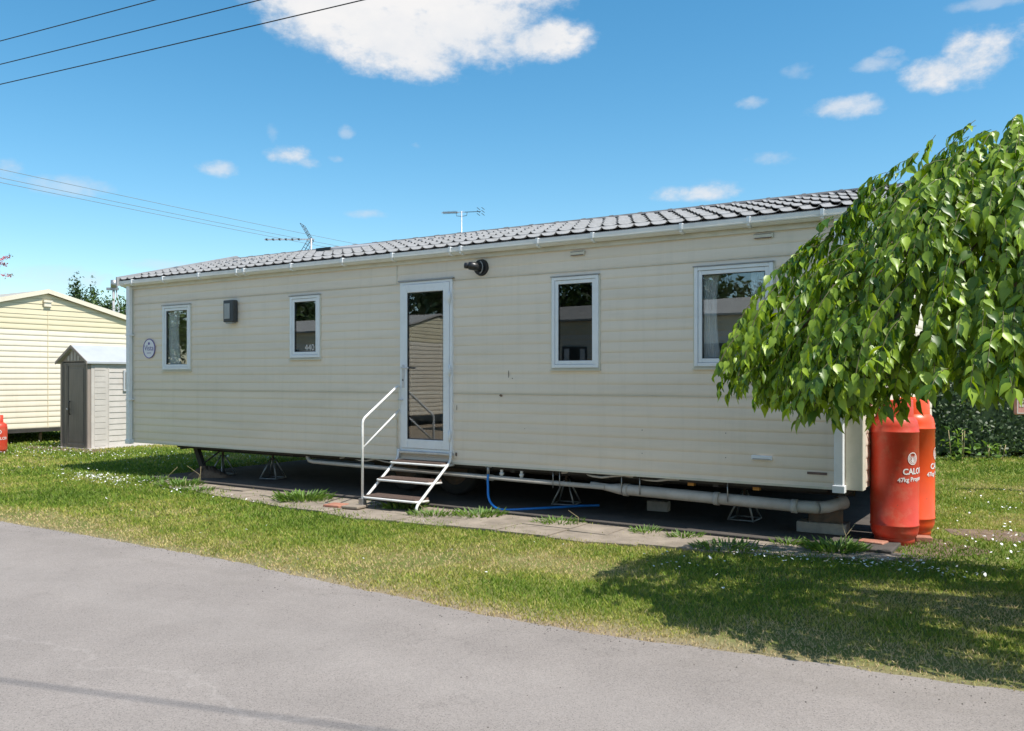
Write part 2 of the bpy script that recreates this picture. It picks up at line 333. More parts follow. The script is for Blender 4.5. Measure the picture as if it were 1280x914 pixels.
def text_mesh(txt, size, font_bold=0.0):
    cu = bpy.data.curves.new('txt', 'FONT'); cu.body = txt; cu.size = size; cu.align_x = 'LEFT'; cu.offset = font_bold; cu.resolution_u = 3
    o = bpy.data.objects.new('txt', cu); COL.objects.link(o)
    dg = bpy.context.evaluated_depsgraph_get(); me = bpy.data.meshes.new_from_object(o.evaluated_get(dg))
    vs = [v.co.copy() for v in me.vertices]; fs = [tuple(p.vertices) for p in me.polygons]
    bpy.data.objects.remove(o); bpy.data.meshes.remove(me); bpy.data.curves.remove(cu)
    return vs, fs
def sn(x, seed=0):    # cheap smooth noise on arrays
    return (np.sin(x * 1.0 + seed) + np.sin(x * 2.3 + seed * 1.7 + 1) * .6 + np.sin(x * 5.1 + seed * 2.9) * .35 + np.sin(x * 11.7 + seed * .7) * .2) / 2.15

# ------------------------------------------------------------------ ground, road, slab
def ground_mat():
    m, nt, b, out = new_mat('lawn_soil')
    tc = nt.nodes.new('ShaderNodeNewGeometry')
    def nz(sc, d=8, r=.6):
        n = nt.nodes.new('ShaderNodeTexNoise'); n.inputs['Scale'].default_value = sc; n.inputs['Detail'].default_value = d; n.inputs['Roughness'].default_value = r
        nt.links.new(tc.outputs['Position'], n.inputs['Vector']); return n.outputs[0]
    cr = nt.nodes.new('ShaderNodeValToRGB'); el = cr.color_ramp.elements
    el[0].position = .34; el[0].color = (.10, .14, .03, 1); el[1].position = .72; el[1].color = (.34, .28, .15, 1)
    e = el.new(.52); e.color = (.19, .21, .06, 1)
    ad = nt.nodes.new('ShaderNodeMath'); ad.operation = 'ADD'
    m1 = nt.nodes.new('ShaderNodeMath'); m1.operation = 'MULTIPLY'; m1.inputs[1].default_value = .55; nt.links.new(nz(1.1), m1.inputs[0])
    m2 = nt.nodes.new('ShaderNodeMath'); m2.operation = 'MULTIPLY'; m2.inputs[1].default_value = .45; nt.links.new(nz(45, 4, .8), m2.inputs[0])
    nt.links.new(m1.outputs[0], ad.inputs[0]); nt.links.new(m2.outputs[0], ad.inputs[1]); nt.links.new(ad.outputs[0], cr.inputs[0])
    # bare dry soil right beside the road edge
    dp = nt.nodes.new('ShaderNodeVectorMath'); dp.operation = 'DOT_PRODUCT'; dp.inputs[1].default_value = tuple(B_)
    nt.links.new(tc.outputs['Position'], dp.inputs[0])
    t0 = C_.dot(B_)
    mr = nt.nodes.new('ShaderNodeMapRange'); mr.inputs['From Min'].default_value = t0 - 3.1; mr.inputs['From Max'].default_value = t0 - 3.45; nt.links.new(dp.outputs['Value'], mr.inputs['Value'])
    mx = nt.nodes.new('ShaderNodeMix'); mx.data_type = 'RGBA'; mx.inputs['B'].default_value = (.33, .26, .18, 1)
    nt.links.new(mr.outputs[0], mx.inputs['Factor']); nt.links.new(cr.outputs[0], mx.inputs['A']); nt.links.new(mx.outputs['Result'], b.inputs['Base Color'])
    b.inputs['Roughness'].default_value = .95; b.inputs['Specular IOR Level'].default_value = .1
    bp = nt.nodes.new('ShaderNodeBump'); bp.inputs['Strength'].default_value = .8; bp.inputs['Distance'].default_value = .02; nt.links.new(nz(60, 4, .8), bp.inputs['Height']); nt.links.new(bp.outputs[0], b.inputs['Normal'])
    return m
M['ground'] = ground_mat()
def road_mat():
    m, nt, b, out = new_mat('worn_asphalt')
    tc = nt.nodes.new('ShaderNodeNewGeometry')
    def nz(sc, d=8, r=.6):
        n = nt.nodes.new('ShaderNodeTexNoise'); n.inputs['Scale'].default_value = sc; n.inputs['Detail'].default_value = d; n.inputs['Roughness'].default_value = r
        nt.links.new(tc.outputs['Position'], n.inputs['Vector']); return n.outputs[0]
    cr = nt.nodes.new('ShaderNodeValToRGB'); el = cr.color_ramp.elements
    el[0].position = .3; el[0].color = (.17, .15, .137, 1); el[1].position = .7; el[1].color = (.38, .338, .308, 1)
    e = el.new(.48); e.color = (.285, .252, .230, 1)
    nt.links.new(nz(130, 4, .85), cr.inputs[0])
    mx = nt.nodes.new('ShaderNodeMix'); mx.data_type = 'RGBA'; mx.blend_type = 'MULTIPLY'; mx.inputs['Factor'].default_value = 1
    c2 = nt.nodes.new('ShaderNodeValToRGB'); e2 = c2.color_ramp.elements; e2[0].position = .3; e2[0].color = (.80, .80, .80, 1); e2[1].position = .65; e2[1].color = (1, 1, 1, 1)
    nt.links.new(nz(.9, 9, .62), c2.inputs[0]); nt.links.new(cr.outputs[0], mx.inputs['A']); nt.links.new(c2.outputs[0], mx.inputs['B'])
    # little dark pits and pale stones
    vo = nt.nodes.new('ShaderNodeTexVoronoi'); vo.inputs['Scale'].default_value = 75; nt.links.new(tc.outputs['Position'], vo.inputs['Vector'])
    vr = nt.nodes.new('ShaderNodeMapRange'); vr.inputs['From Min'].default_value = .12; vr.inputs['From Max'].default_value = .30; vr.inputs['To Min'].default_value = .55; vr.inputs['To Max'].default_value = 1; nt.links.new(vo.outputs['Distance'], vr.inputs['Value'])
    m3 = nt.nodes.new('ShaderNodeMix'); m3.data_type = 'RGBA'; m3.blend_type = 'MULTIPLY'; m3.inputs['Factor'].default_value = 1
    nt.links.new(mx.outputs['Result'], m3.inputs['A']); nt.links.new(vr.outputs[0], m3.inputs['B'])
    # wavering darker repair seams / cracks
    v2 = nt.nodes.new('ShaderNodeTexVoronoi'); v2.feature = 'DISTANCE_TO_EDGE'; v2.inputs['Scale'].default_value = .55
    wv = nt.nodes.new('ShaderNodeVectorMath'); wv.operation = 'ADD'; nn = nt.nodes.new('ShaderNodeTexNoise'); nn.inputs['Scale'].default_value = 2.5; nn.inputs['Detail'].default_value = 6
    nt.links.new(tc.outputs['Position'], nn.inputs['Vector']); nt.links.new(tc.outputs['Position'], wv.inputs[0]); nt.links.new(nn.outputs['Color'], wv.inputs[1]); nt.links.new(wv.outputs[0], v2.inputs['Vector'])
    r2 = nt.nodes.new('ShaderNodeMapRange'); r2.inputs['From Min'].default_value = .0; r2.inputs['From Max'].default_value = .006; r2.inputs['To Min'].default_value = .86; r2.inputs['To Max'].default_value = 1; nt.links.new(v2.outputs['Distance'], r2.inputs['Value'])
    m4 = nt.nodes.new('ShaderNodeMix'); m4.data_type = 'RGBA'; m4.blend_type = 'MULTIPLY'; m4.inputs['Factor'].default_value = 1
    nt.links.new(m3.outputs['Result'], m4.inputs['A']); nt.links.new(r2.outputs[0], m4.inputs['B'])
    # paler tyre-polished tracks and a worn coarse seam running along the road
    dp = nt.nodes.new('ShaderNodeVectorMath'); dp.operation = 'DOT_PRODUCT'; dp.inputs[1].default_value = tuple(B_); nt.links.new(wv.outputs[0], dp.inputs[0])
    t0 = C_.dot(B_) + .5 * (B_.x + B_.y); last = m4.outputs['Result']
    for tc_, wd_, colr, amt in ((-4.5, .45, (.36, .325, .30, 1), .30), (-6.3, .45, (.36, .325, .30, 1), .28), (-5.35, .035, (.42, .38, .35, 1), .40), (-3.62, .16, (.17, .15, .13, 1), .35)):
        sb = nt.nodes.new('ShaderNodeMath'); sb.operation = 'SUBTRACT'; sb.inputs[1].default_value = t0 + tc_; nt.links.new(dp.outputs['Value'], sb.inputs[0])
        ab = nt.nodes.new('ShaderNodeMath'); ab.operation = 'ABSOLUTE'; nt.links.new(sb.outputs[0], ab.inputs[0])
        rr_ = nt.nodes.new('ShaderNodeMapRange'); rr_.interpolation_type = 'SMOOTHSTEP'; rr_.inputs['From Min'].default_value = 0; rr_.inputs['From Max'].default_value = wd_; rr_.inputs['To Min'].default_value = amt; rr_.inputs['To Max'].default_value = 0; nt.links.new(ab.outputs[0], rr_.inputs['Value'])
        mm = nt.nodes.new('ShaderNodeMath'); mm.operation = 'MULTIPLY'; nt.links.new(rr_.outputs[0], mm.inputs[0]); nt.links.new(nz(6, 6, .8), mm.inputs[1])
        mq = nt.nodes.new('ShaderNodeMix'); mq.data_type = 'RGBA'; mq.inputs['B'].default_value = colr; nt.links.new(mm.outputs[0], mq.inputs['Factor']); nt.links.new(last, mq.inputs['A']); last = mq.outputs['Result']
    nt.links.new(last, b.inputs['Base Color']); b.inputs['Roughness'].default_value = .88; b.inputs['Specular IOR Level'].default_value = .25
    bp = nt.nodes.new('ShaderNodeBump'); bp.inputs['Strength'].default_value = .55; bp.inputs['Distance'].default_value = .006; nt.links.new(nz(160, 4, .8), bp.inputs['Height']); nt.links.new(bp.outputs[0], b.inputs['Normal'])
    return m
M['road'] = road_mat()

g = MB().add([(-900, -900, 0), (900, -900, 0), (900, 900, 0), (-900, 900, 0)], [(0, 1, 2, 3)]).build('ground', M['ground']); tag(g, kind='structure')
def road_edge(s):     # t of the near edge of the grass verge
    s = np.asarray(s, dtype=float)
    base = np.interp(s, [-12, -7.6, -5.6, -4, -2.6, -1.5, -.5, .4, 1.4, 5], [-3.30, -3.33, -3.31, -3.33, -3.45, -3.52, -3.48, -3.33, -3.22, -3.2])
    return base + sn(s * 3.1, 2) * .018 + sn(s * 17, 5) * .012 + sn(s * 53, 1) * .006
def build_road():
    ss = np.concatenate([np.linspace(-300, -14, 12), np.arange(-13.95, 6, .05), np.linspace(6.5, 300, 12)])
    te = road_edge(ss); V = []; F = []
    for s, t in zip(ss, te):
        a = W(s, t, .004); b = W(s, -8.6 + .05 * math.sin(s * 2), .004); V += [tuple(a), tuple(b)]
    for i in range(len(ss) - 1): F.append((2 * i, 2 * i + 1, 2 * i + 3, 2 * i + 2))
    tag(np_mesh('road', V, F, M['road']), kind='structure')
build_road()
def slab_front(s):
    s = np.asarray(s, dtype=float)
    return np.interp(s, [-9.6, -9.2, -7.5, -6.27, -4.72, -3.08, -1.88, -.97, .01, .35], [-.35, -.6, -.9, -1.08, -1.27, -1.10, -1.08, -.86, -.60, -.45]) + sn(s * 5, 3) * .05 + sn(s * 19, 1) * .03
def build_slab():
    # the poured base under the caravan
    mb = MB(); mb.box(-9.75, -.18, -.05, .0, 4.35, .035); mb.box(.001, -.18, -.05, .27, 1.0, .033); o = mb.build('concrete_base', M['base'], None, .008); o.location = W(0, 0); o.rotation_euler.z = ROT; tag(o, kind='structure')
    # worn paving strip with an uneven front edge, broken into flags
    i = 0; s = -9.35; MBp = MB()
    while s < .3:
        w = random.uniform(.42, .62); s1 = min(s + w - .012, .33)
        f0, f1 = float(slab_front(s)), float(slab_front(s1)); z = .012 + random.uniform(0, .012)
        mid = (-.26 + f0) / 2 + random.uniform(-.05, .05)
        for a0, a1, zz in ((mid + .008, -.26, z), (None, mid - .008, z + random.uniform(-.006, .006))):
            y0, y1 = (f0, f1) if a0 is None else (a0, a0)
            vs = [(s, y0, -.04), (s1, y1, -.04), (s1, a1, -.04), (s, a1, -.04), (s, y0, zz), (s1, y1, zz + random.uniform(-.004, .004)), (s1, a1, zz), (s, a1, zz)]
            MBp.add(vs, [(0, 3, 2, 1), (4, 5, 6, 7), (0, 1, 5, 4), (1, 2, 6, 5), (2, 3, 7, 6), (3, 0, 4, 7)])
        s = s1 + .012
    o = MBp.build('paving', M['concrete'], None); o.location = W(0, 0); o.rotation_euler.z = ROT; tag(o, kind='structure')
    # gravelly strip between them and the bare patches
    mb = MB(); mb.add([(-9.5, -.40, .006), (.5, -.45, .006), (.6, -.1, .006), (-9.5, -.1, .006)], [(0, 1, 2, 3)]); o = mb.build('gravel_strip', M['gravel']); o.location = W(0, 0); o.rotation_euler.z = ROT; tag(o, kind='structure')
    for nm, (cs, ct, rs, rt) in (('bare_soil', (1.0, 1.3, .55, .30)), ('bare_soil', (.45, .30, .45, .45)), ('bare_soil', (-15.9, 2.0, 1.6, .45))):
        vs = [(cs + rs * math.cos(a) * (1 + .15 * math.sin(3 * a + cs)), ct + rt * math.sin(a) * (1 + .15 * math.cos(4 * a)), .005) for a in [k * math.pi / 16 for k in range(32)]]
        o = MB().add(vs, [tuple(range(32))]).build(nm, M['soil']); o.location = W(0, 0); o.rotation_euler.z = ROT; tag(o, kind='structure')
build_slab()

# ------------------------------------------------------------------ siding
def siding(mb, x0, x1, z0, z1, pitch, depth, openings=(), phase=0.0, y=0.0, top=None):
    """horizontal boards facing -y; openings = (x0,x1,z0,z1); top(x) limits the height"""
    prof = [(0, 0), (.12, .25), (.35, .62), (.62, .95), (.80, 1.0), (.90, .72), (.97, .22), (1.0, 0)]   # fraction down from the board's top, outward fraction
    z = z0 + phase
    while z > z0: z -= pitch
    k = z
    while k < z1 - 1e-6:
        zb, zt = k, k + pitch
        levels = [(zt - f * pitch, d * depth) for f, d in prof]
        pts = sorted(levels)
        def yat(zz):
            for (a, da), (b2, db) in zip(pts, pts[1:]):
                if a <= zz <= b2: return da + (db - da) * (zz - a) / max(b2 - a, 1e-9)
            return 0
        zs = [p[0] for p in pts if z0 - 1e-6 <= p[0] <= z1 + 1e-6]
        for e in (z0, z1):
            if zb < e < zt: zs.append(e)
        zs = sorted(set(round(q, 5) for q in zs))
        xs = {x0, x1}
        act = [o for o in openings if o[2] < zt and o[3] > zb]
        for o in act: xs |= {o[0], o[1]}
        for o in act:
            for e in (o[2], o[3]):
                if zb < e < zt: zs = sorted(set(zs + [round(e, 5)]))
        xs = sorted(xs)
        if len(zs) >= 2:
            idx = {}; vs = []; fs = []
            def vi(x, zz):
                q = (x, zz)
                if q not in idx: idx[q] = len(vs); vs.append((x, y - yat(zz), zz))
                return idx[q]
            for xa, xb in zip(xs, xs[1:]):
                for za, zb2 in zip(zs, zs[1:]):
                    mx, mz = (xa + xb) / 2, (za + zb2) / 2
                    if any(o[0] < mx < o[1] and o[2] < mz < o[3] for o in act): continue
                    fs.append((vi(xa, za), vi(xb, za), vi(xb, zb2), vi(xa, zb2)))
            if fs: mb.add(vs, fs, True)
        k += pitch

def panes(root, name, x0, z0, x1, z1, proud=.03, fw=.035, sash=.038, curtain=None, glass='glass', number=None):
    """white window with outer trim, sash and glass"""
    f = MB(); f.ring(x0, z0, x1, z1, fw, -proud, .03)
    win = f.build('window', M['upvc'], root, .004)
    t = MB(); t.ring(x0 - .016, z0 - .016, x1 + .016, z1 + .010, .017, -.014, .0); t.box(x0 - .02, -.034, z0 - .03, x1 + .02, -.0, z0 - .0165); t.build('sill', M['siding_trim'], win)
    t = MB(); t.box(x0 - .012, -.040, z1 + .001, x1 + .012, -.012, z1 + .010); t.build('drip_strip', M['lead'], win)
    s2 = MB(); s2.ring(x0 + fw + .002, z0 + fw + .002, x1 - fw - .002, z1 - fw - .002, sash, -proud + .010, .025); s2.build('sash', M['upvc'], win, .004)
    a = fw + sash
    gk = MB(); gk.ring(x0 + a + .0025, z0 + a + .0025, x1 - a - .0025, z1 - a - .0025, .006, -proud + .018, .02); gk.build('gasket', M['black'], win)
    gl = MB(); gl.box(x0 + a, -.004, z0 + a, x1 - a, .002, z1 - a); gl.build('glass', M[glass], win)
    if curtain:
        for (c0, c1) in curtain:
            V = []; F = []; n = 36
            for k in range(n + 1):
                for j in range(9):
                    zz = z0 + .03 + (z1 - z0 - .05) * j / 8; wf = 1 - .20 * math.sin(math.pi * min(1, (1 - j / 8) * 1.1)) * (1 if c0 < (x0 + x1) / 2 else 1)
                    xx = c0 + (c1 - c0) * k / n * wf
                    V.append((xx, .05 + .016 * math.sin(k * 1.25) + .006 * math.sin(k * 2.9 + j), zz))
            for k in range(n):
                for j in range(8): a1 = k * 9 + j; F.append((a1, a1 + 9, a1 + 10, a1 + 1))
            MB().add(V, F, True).build('curtain', M['curtain'], win)
    if number:
        vs, fs = text_mesh(number, .115)
        mnx = max(v.x for v in vs)
        MB().add([(x1 - a - .035 - mnx + v.x, -.0075, z0 + a + .018 + v.y) for v in vs], fs).build('house_number', M['white_ink'], win)
    return win

# ------------------------------------------------------------------ the caravan
L0, L1, WD = -10.45, 0.0, 4.25
ZB, ZW = .505, 2.84
RZ0, RZ1, RT = 2.945, 3.49, WD / 2
WINS = [(-9.69, 1.585, -9.06, 2.515, [(-9.67, -9.37)], None, 'glass'), (-7.02, 1.725, -6.485, 2.52, None, '440', 'glass'),
        (-3.08, 1.57, -2.53, 2.52, None, None, 'glass_dull'), (-1.505, 1.575, -.755, 2.52, [(-1.45, -1.28), (-.98, -.82)], None, 'glass')]
DOOR = (-5.15, .612, -4.385, 2.59)
def build_caravan():
    root = empty('static_caravan', W(0, 0), ROT, 'long cream static caravan with grey tiled roof, raised on stands above the concrete base', 'static caravan')
    ops = [(w[0] + .02, w[2] - .02, w[1] + .02, w[3] - .02) for w in WINS] + [(DOOR[0] + .02, DOOR[2] - .02, DOOR[1] + .015, DOOR[3] - .02)]
    mb = MB()
    siding(mb, L0, L1 - .012, ZB, ZW, .107, .0065, ops, phase=(1.29 - ZB) % .107)
    # seams between the sheets
    # right end wall, left end wall, back wall
    def place(m2, mtx):
        mb.v += []; o = len(mb.v); mb.v += [tuple(mtx @ Vector(v)) for v in m2.v]; mb.f += [tuple(i + o for i in f) for f in m2.f]; mb.sm += m2.sm
    e = MB(); siding(e, 0, WD, ZB, 2.9, .107, .0065, (), phase=(1.29 - ZB) % .107); place(e, Matrix.Translation((L1, 0, 0)) @ Matrix.Rotation(R(90), 4, 'Z'))
    e = MB(); siding(e, 0, WD, ZB, 2.9, .107, .0065, (), phase=(1.29 - ZB) % .107); place(e, Matrix.Translation((L0, WD, 0)) @ Matrix.Rotation(R(-90), 4, 'Z'))
    e = MB(); siding(e, 0, L1 - L0, ZB, ZW, .107, .0065, [(1, 2.4, 1.55, 2.4), (7.5, 9.6, 1.5, 2.4)], phase=0); place(e, Matrix.Translation((L1, WD, 0)) @ Matrix.Rotation(R(180), 4, 'Z'))
    # gables
    for x in (L0 + .002, L1 - .002): mb.add([(x, 0, 2.88), (x, WD, 2.88), (x, RT, RZ1 - .05)], [(0, 1, 2)])
    body = mb.build('wall', M['siding'], root)
    # horizontal seams and the vertical joint
    sm = MB(); sm.box(L0, -.0125, 1.286, L1 - .15, -.004, 1.292); sm.box(L0, -.0125, 2.571, L1 - .15, -.004, 2.577); sm.box(-5.222, -.0125, 2.578, -5.216, -.002, ZW)
    sm.box(-5.222, -.0115, ZB, -5.218, -.002, DOOR[1]+.4); sm.build('seam', M['siding_trim'], body)
    # interior: floor, ceiling, back, partitions
    it = MB(); it.box(L0 + .05, .02, .52, L1 - .05, WD - .05, .56); it.box(L0 + .05, .02, 2.80, L1 - .05, WD - .05, 2.83)
    for x in (-8.3, -6.1, -4.05, -3.9, -2.2): it.box(x, .06, .56, x + .04, WD - .06, 2.80)
    it.box(-5.5, 1.2, .56, -3.9, 1.24, 2.8); it.build('interior_partition', M['inside'], root)
    # corner trims
    ct = MB(); ct.box(-.128, -.016, ZB - .012, .012, -.0, 2.86); ct.box(.001, -.014, ZB - .012, .016, .10, 2.88)
    ct.build('corner_trim', M['siding_trim'], root, .004)
    ct = MB(); ct.box(L0 - .01, -.015, ZB - .005, L0 + .04, 0, 2.86); ct.build('corner_trim', M['siding_trim'], root, .004)
    st = MB(); st.box(L0, -.012, ZB - .018, L1 - .13, .01, ZB + .004); st.build('bottom_trim', M['siding_trim'], root)
    fb = MB(); fb.box(L0, -.030, 2.80, L1 + .01, -.012, 2.90); fb.box(L0 - .05, -.13, 2.868, L1 + .06, .0, 2.878); fb.build('fascia', M['siding_trim'], root)
    # gutter with a D-shaped section, brackets, end stop
    gp = [(-.030, 2.925), (-.030, 2.862), (-.045, 2.848), (-.085, 2.845), (-.112, 2.860), (-.124, 2.890), (-.126, 2.926), (-.118, 2.926), (-.114, 2.895), (-.040, 2.90), (-.036, 2.925)]
    gu = MB(); gu.prismx(gp, L0 - .16, L1 - .10); gut = gu.build('gutter', M['gutter'], root)
    for x in (-10.30, -9.55, -8.75, -7.95, -7.80, -6.9, -6.0, -5.2, -4.35, -4.20, -3.2, -2.55, -1.6, -.95, -.30):
        k = MB(); k.prismx([(-.028, 2.935), (-.024, 2.852), (-.05, 2.838), (-.09, 2.836), (-.122, 2.852), (-.134, 2.888), (-.134, 2.936)], x - .014, x + .014); k.build('bracket', M['upvc'], gut)
    # down pipes
    for x0, x1 in ((-.212, -.134), (-10.50, -10.42)):
        d = MB(); d.box(x0, -.082, .49, x1, -.022, 2.85); dp = d.build('downpipe', M['upvc'], root, .008)
        k = MB(); k.box(x0 - .012, -.090, .47, x1 + .012, -.014, .535); k.build('shoe', M['upvc'], dp, .004)
        for z in (1.13, 2.1): k = MB(); k.box(x0 - .008, -.086, z, x1 + .035, -.016, z + .018); k.build('pipe_clip', M['upvc'], dp)
    # tiled roof: rows of pantiles laid over each other
    n_rows, wl = 6, .178; sl_len = math.hypot(RT + .07, RZ1 - RZ0); ux, uz = (RT + .07) / sl_len, (RZ1 - RZ0) / sl_len
    xs = np.arange(L0 - .22, L1 + .14, wl / 10)
    ph = (xs / wl) % 1.0
    wave = np.where(ph < .3, .5 - .5 * np.cos(ph / .3 * 2 * np.pi), -.18 * np.sin((ph - .3) / .7 * np.pi)) * .026
    for side in (0, 1):
        V = []; F = []; nx = len(xs)
        for r in range(n_rows):
            a0 = r * sl_len / n_rows; a1 = (r + 1) * sl_len / n_rows + .03
            ring = [(a0 + .16, .001), (a0 + .004, .032), (a0, .034), (a0 + .001, .040), (a0 + .02, .0405), ((a0 + a1) / 2, .022), (a1, .002)]
            o = len(V)
            for (a, h) in ring:
                for x, w_, q in zip(xs, wave, range(nx)):
                    hh = h * (.45 if r == 0 else .85) + w_ + .0015 * math.sin(x * 1.7 + r); yy = -.07 + a * ux - hh * uz; zz = RZ0 + a * uz + hh * ux
                    V.append((x, yy if side == 0 else WD - yy, zz))
            for j in range(len(ring) - 1):
                for k in range(nx - 1):
                    q = o + j * nx + k; F.append((q, q + 1, q + 1 + nx, q + nx) if side == 0 else (q, q + nx, q + 1 + nx, q + 1))
        np_mesh('roof', V, F, M['tile'], root)
    rb = MB(); rb.prism([(L0 - .2, 0), (L1 + .12, 0), (L1 + .12, .01), (L0 - .2, .01)], 0, .01); 
    rd = MB(); rd.prismx([(-.06, RZ0 - .03), (RT, RZ1 - .03), (WD + .06, RZ0 - .03), (WD + .06, RZ0 + .0), (RT, RZ1 + .0), (-.06, RZ0 + .0)], L0 - .18, L1 + .10); rd.build('roof_deck', M['ridge'], root)
    rc = MB()
    x = L0 - .22
    while x < L1 + .1:
        rc.prismx([(RT - .11, RZ1 + .01), (RT - .075, RZ1 + .040), (RT, RZ1 + .055), (RT + .075, RZ1 + .040), (RT + .11, RZ1 + .01)], x, x + .40); rc.prismx([(RT - .115, RZ1 + .008), (RT - .08, RZ1 + .044), (RT, RZ1 + .062), (RT + .08, RZ1 + .044), (RT + .115, RZ1 + .008)], x + .385, x + .405); x += .402
    rc.build('ridge_tile', M['ridge'], root)
    for xe in (L0 - .235, L1 + .135):
        vg = MB(); vg.prismx([(-.12, RZ0 - .09), (RT, RZ1 - .05), (WD + .12, RZ0 - .09), (WD + .12, RZ0 + .05), (RT, RZ1 + .09), (-.12, RZ0 + .05)], xe - .012, xe + .012); vg.build('bargeboard', M['lead'], root)
    # projecting canopy at the far left end
    cp = MB(); cp.box(L0 - .22, .05, 2.50, L0 - .005, 2.6, 2.86); cp.box(L0 - .25, .03, 2.47, L0 - .005, 2.62, 2.499); cp.build('end_canopy', M['shed_trim'], root)
    # low roof vent with a louvred mouth
    nrm = Vector((0, -uz, ux)); 
    def roofpt(x, a, h): return (x, -.07 + a * ux - h * uz, RZ0 + a * uz + h * ux)
    rv = MB(); c8 = [roofpt(x, a, h) for h in (.0,) for (x, a) in ((-7.95, 1.45), (-7.0, 1.45), (-7.0, 2.1), (-7.95, 2.1))] + [roofpt(-7.95, 1.50, .085), roofpt(-7.0, 1.50, .05), roofpt(-7.05, 2.1, .045), roofpt(-7.9, 2.1, .06)]
    rv.add(c8, [(0, 3, 2, 1), (4, 5, 6, 7), (0, 1, 5, 4), (1, 2, 6, 5), (2, 3, 7, 6), (3, 0, 4, 7)]); rvo = rv.build('roof_vent', M['lead'], root)
    lv = MB()
    for k in range(3): p = roofpt(-7.93, 1.45 + k * .012, .035 + k * .018); lv.box(p[0], p[1] - .014, p[2], p[0] + .28, p[1] + .01, p[2] + .02)
    lv.build('louvre', M['black'], rvo)
    # windows
    for (x0, z0, x1, z1, cu, nb, gl) in WINS: panes(root, 'window', x0, z0, x1, z1, curtain=cu, number=nb, glass=gl)
    # door
    x0, z0, x1, z1 = DOOR
    f = MB(); f.ring(x0, z0, x1, z1, .030, -.034, .03); fr = f.build('door_frame', M['upvc'], root, .003)
    t = MB(); t.box(x0 - .02, -.050, z1 + .002, x1 + .02, -.010, z1 + .018); t.build('drip_strip', M['lead'], fr)
    t = MB(); t.box(x0 - .01, -.062, z0 - .028, x1 + .012, -.008, z0 - .001); t.build('threshold', M['alu'], fr, .004)
    d = MB(); d.ring(x0 + .033, z0 + .033, x1 - .033, z1 - .033, .085, -.046, .02, .095, .105); dr = d.build('door', M['upvc'], root, .006)
    gk = MB(); gk.ring(x0 + .1185, z0 + .139, x1 - .1185, z1 - .129, .007, -.040, .015); gk.build('gasket', M['black'], dr)
    gl = MB(); gl.box(x0 + .11, -.030, z0 + .13, x1 - .11, -.022, z1 - .12); gl.build('glass', M['glass'], dr)
    h = MB(); h.box(x0 + .048, -.056, 1.35, x0 + .080, -.045, 1.62); h.tube([(x0 + .064, -.05, 1.585), (x0 + .064, -.085, 1.585), (x0 + .075, -.094, 1.585), (x0 + .175, -.094, 1.582)], .010, 8); h.build('handle', M['alu'], dr)
    k = MB(); k.tube([(x0 + .064, -.0565, 1.44), (x0 + .064, -.062, 1.44)], .010, 10); k.build('keyhole', M['black'], dr)
    k = MB(); k.tube([(x0 + .045, -.046, 1.21), (x0 + .045, -.075, 1.21)], .012, 8); k.tube([(x0 + .0, -.070, 1.21), (x0 + .07, -.070, 1.21)], .009, 8); k.build('door_catch', M['alu'], dr)
    for z in (.78, 1.52, 2.35):
        k = MB(); k.box(x1 - .055, -.060, z, x1 - .005, -.045, z + .06); k.tube([(x1 - .014, -.062, z - .035), (x1 - .014, -.062, z + .095)], .011, 8); k.build('hinge', M['upvc'], dr)
    # wall lamp
    lb = MB(); lb.box(-8.245, -.10, 2.225, -8.045, -.011, 2.525); lp = lb.build('wall_light', M['dark_grey'], root, .012)
    k = MB(); k.box(-8.215, -.108, 2.27, -8.105, -.098, 2.48); k.build('lens', M['lens'], lp, .004)
    k = MB(); k.box(-8.21, -.085, 2.208, -8.08, -.02, 2.224); k.build('base_cap', M['lens'], lp)
    # boiler flue: black disc with a side-turned outlet
    def disc(mb, c, r0, r1, y0, y1, n=28):
        pts = [(0, y0), (r0, y0), (r1, y1)]
        vs = [(c[0], y0, c[1])]
        for r, y in ((r0, y0), (r1, y1)):
            vs += [(c[0] + r * math.cos(2 * math.pi * k / n), y, c[1] + r * math.sin(2 * math.pi * k / n)) for k in range(n)]
        fs = [(0, 1 + k, 1 + (k + 1) % n) for k in range(n)] + [(1 + k, 1 + n + k, 1 + n + (k + 1) % n, 1 + (k + 1) % n) for k in range(n)]
        mb.add(vs, fs)
    fl = MB(); c = (-3.99, 2.69); disc(fl, c, .086, .094, -.040, -.008); disc(fl, c, .060, .062, -.054, -.03); fl.tube([(c[0], -.05, c[1]), (c[0], -.14, c[1]), (c[0] - .02, -.165, c[1] + .004), (c[0] - .05, -.175, c[1] + .006)], [.046, .046, .046, .044], 18)
    fl.tube([(c[0] - .045, -.17, c[1] + .006), (c[0] - .10, -.185, c[1] + .012)], .033, 16); flo = fl.build('flue', M['black'], root)
    k = MB(); k.tube([(c[0] + .045 * math.cos(a), -.056, c[1] + .068 * math.sin(a) * 1.0) for a in [R(-80 + i * 14) for i in range(12)]], .006, 6); k.build('flue_seal', M['lens'], flo)
    # little vents, badge, plaque, marks
    for (a0, a1, z) in ((-2.86, -2.69, 2.755), (-.935, -.755, 2.765)):
        v = MB(); v.box(a0, -.030, z - .022, a1, -.011, z + .022); vo = v.build('wall_vent', M['siding_trim'], root, .006)
        v = MB(); v.box(a0 + .012, -.033, z - .024, a1 - .012, -.029, z - .017); v.box(a0 + .01, -.033, z + .012, a1 - .012, -.0298, z + .016); v.build('slot', M['badge'], vo)
    v = MB(); v.box(-.955, -.032, .715, -.760, -.011, .758); vo = v.build('low_vent', M['upvc'], root, .008)
    v = MB(); v.box(-.940, -.036, .722, -.775, -.0318, .729); v.build('slot', M['lead'], vo)
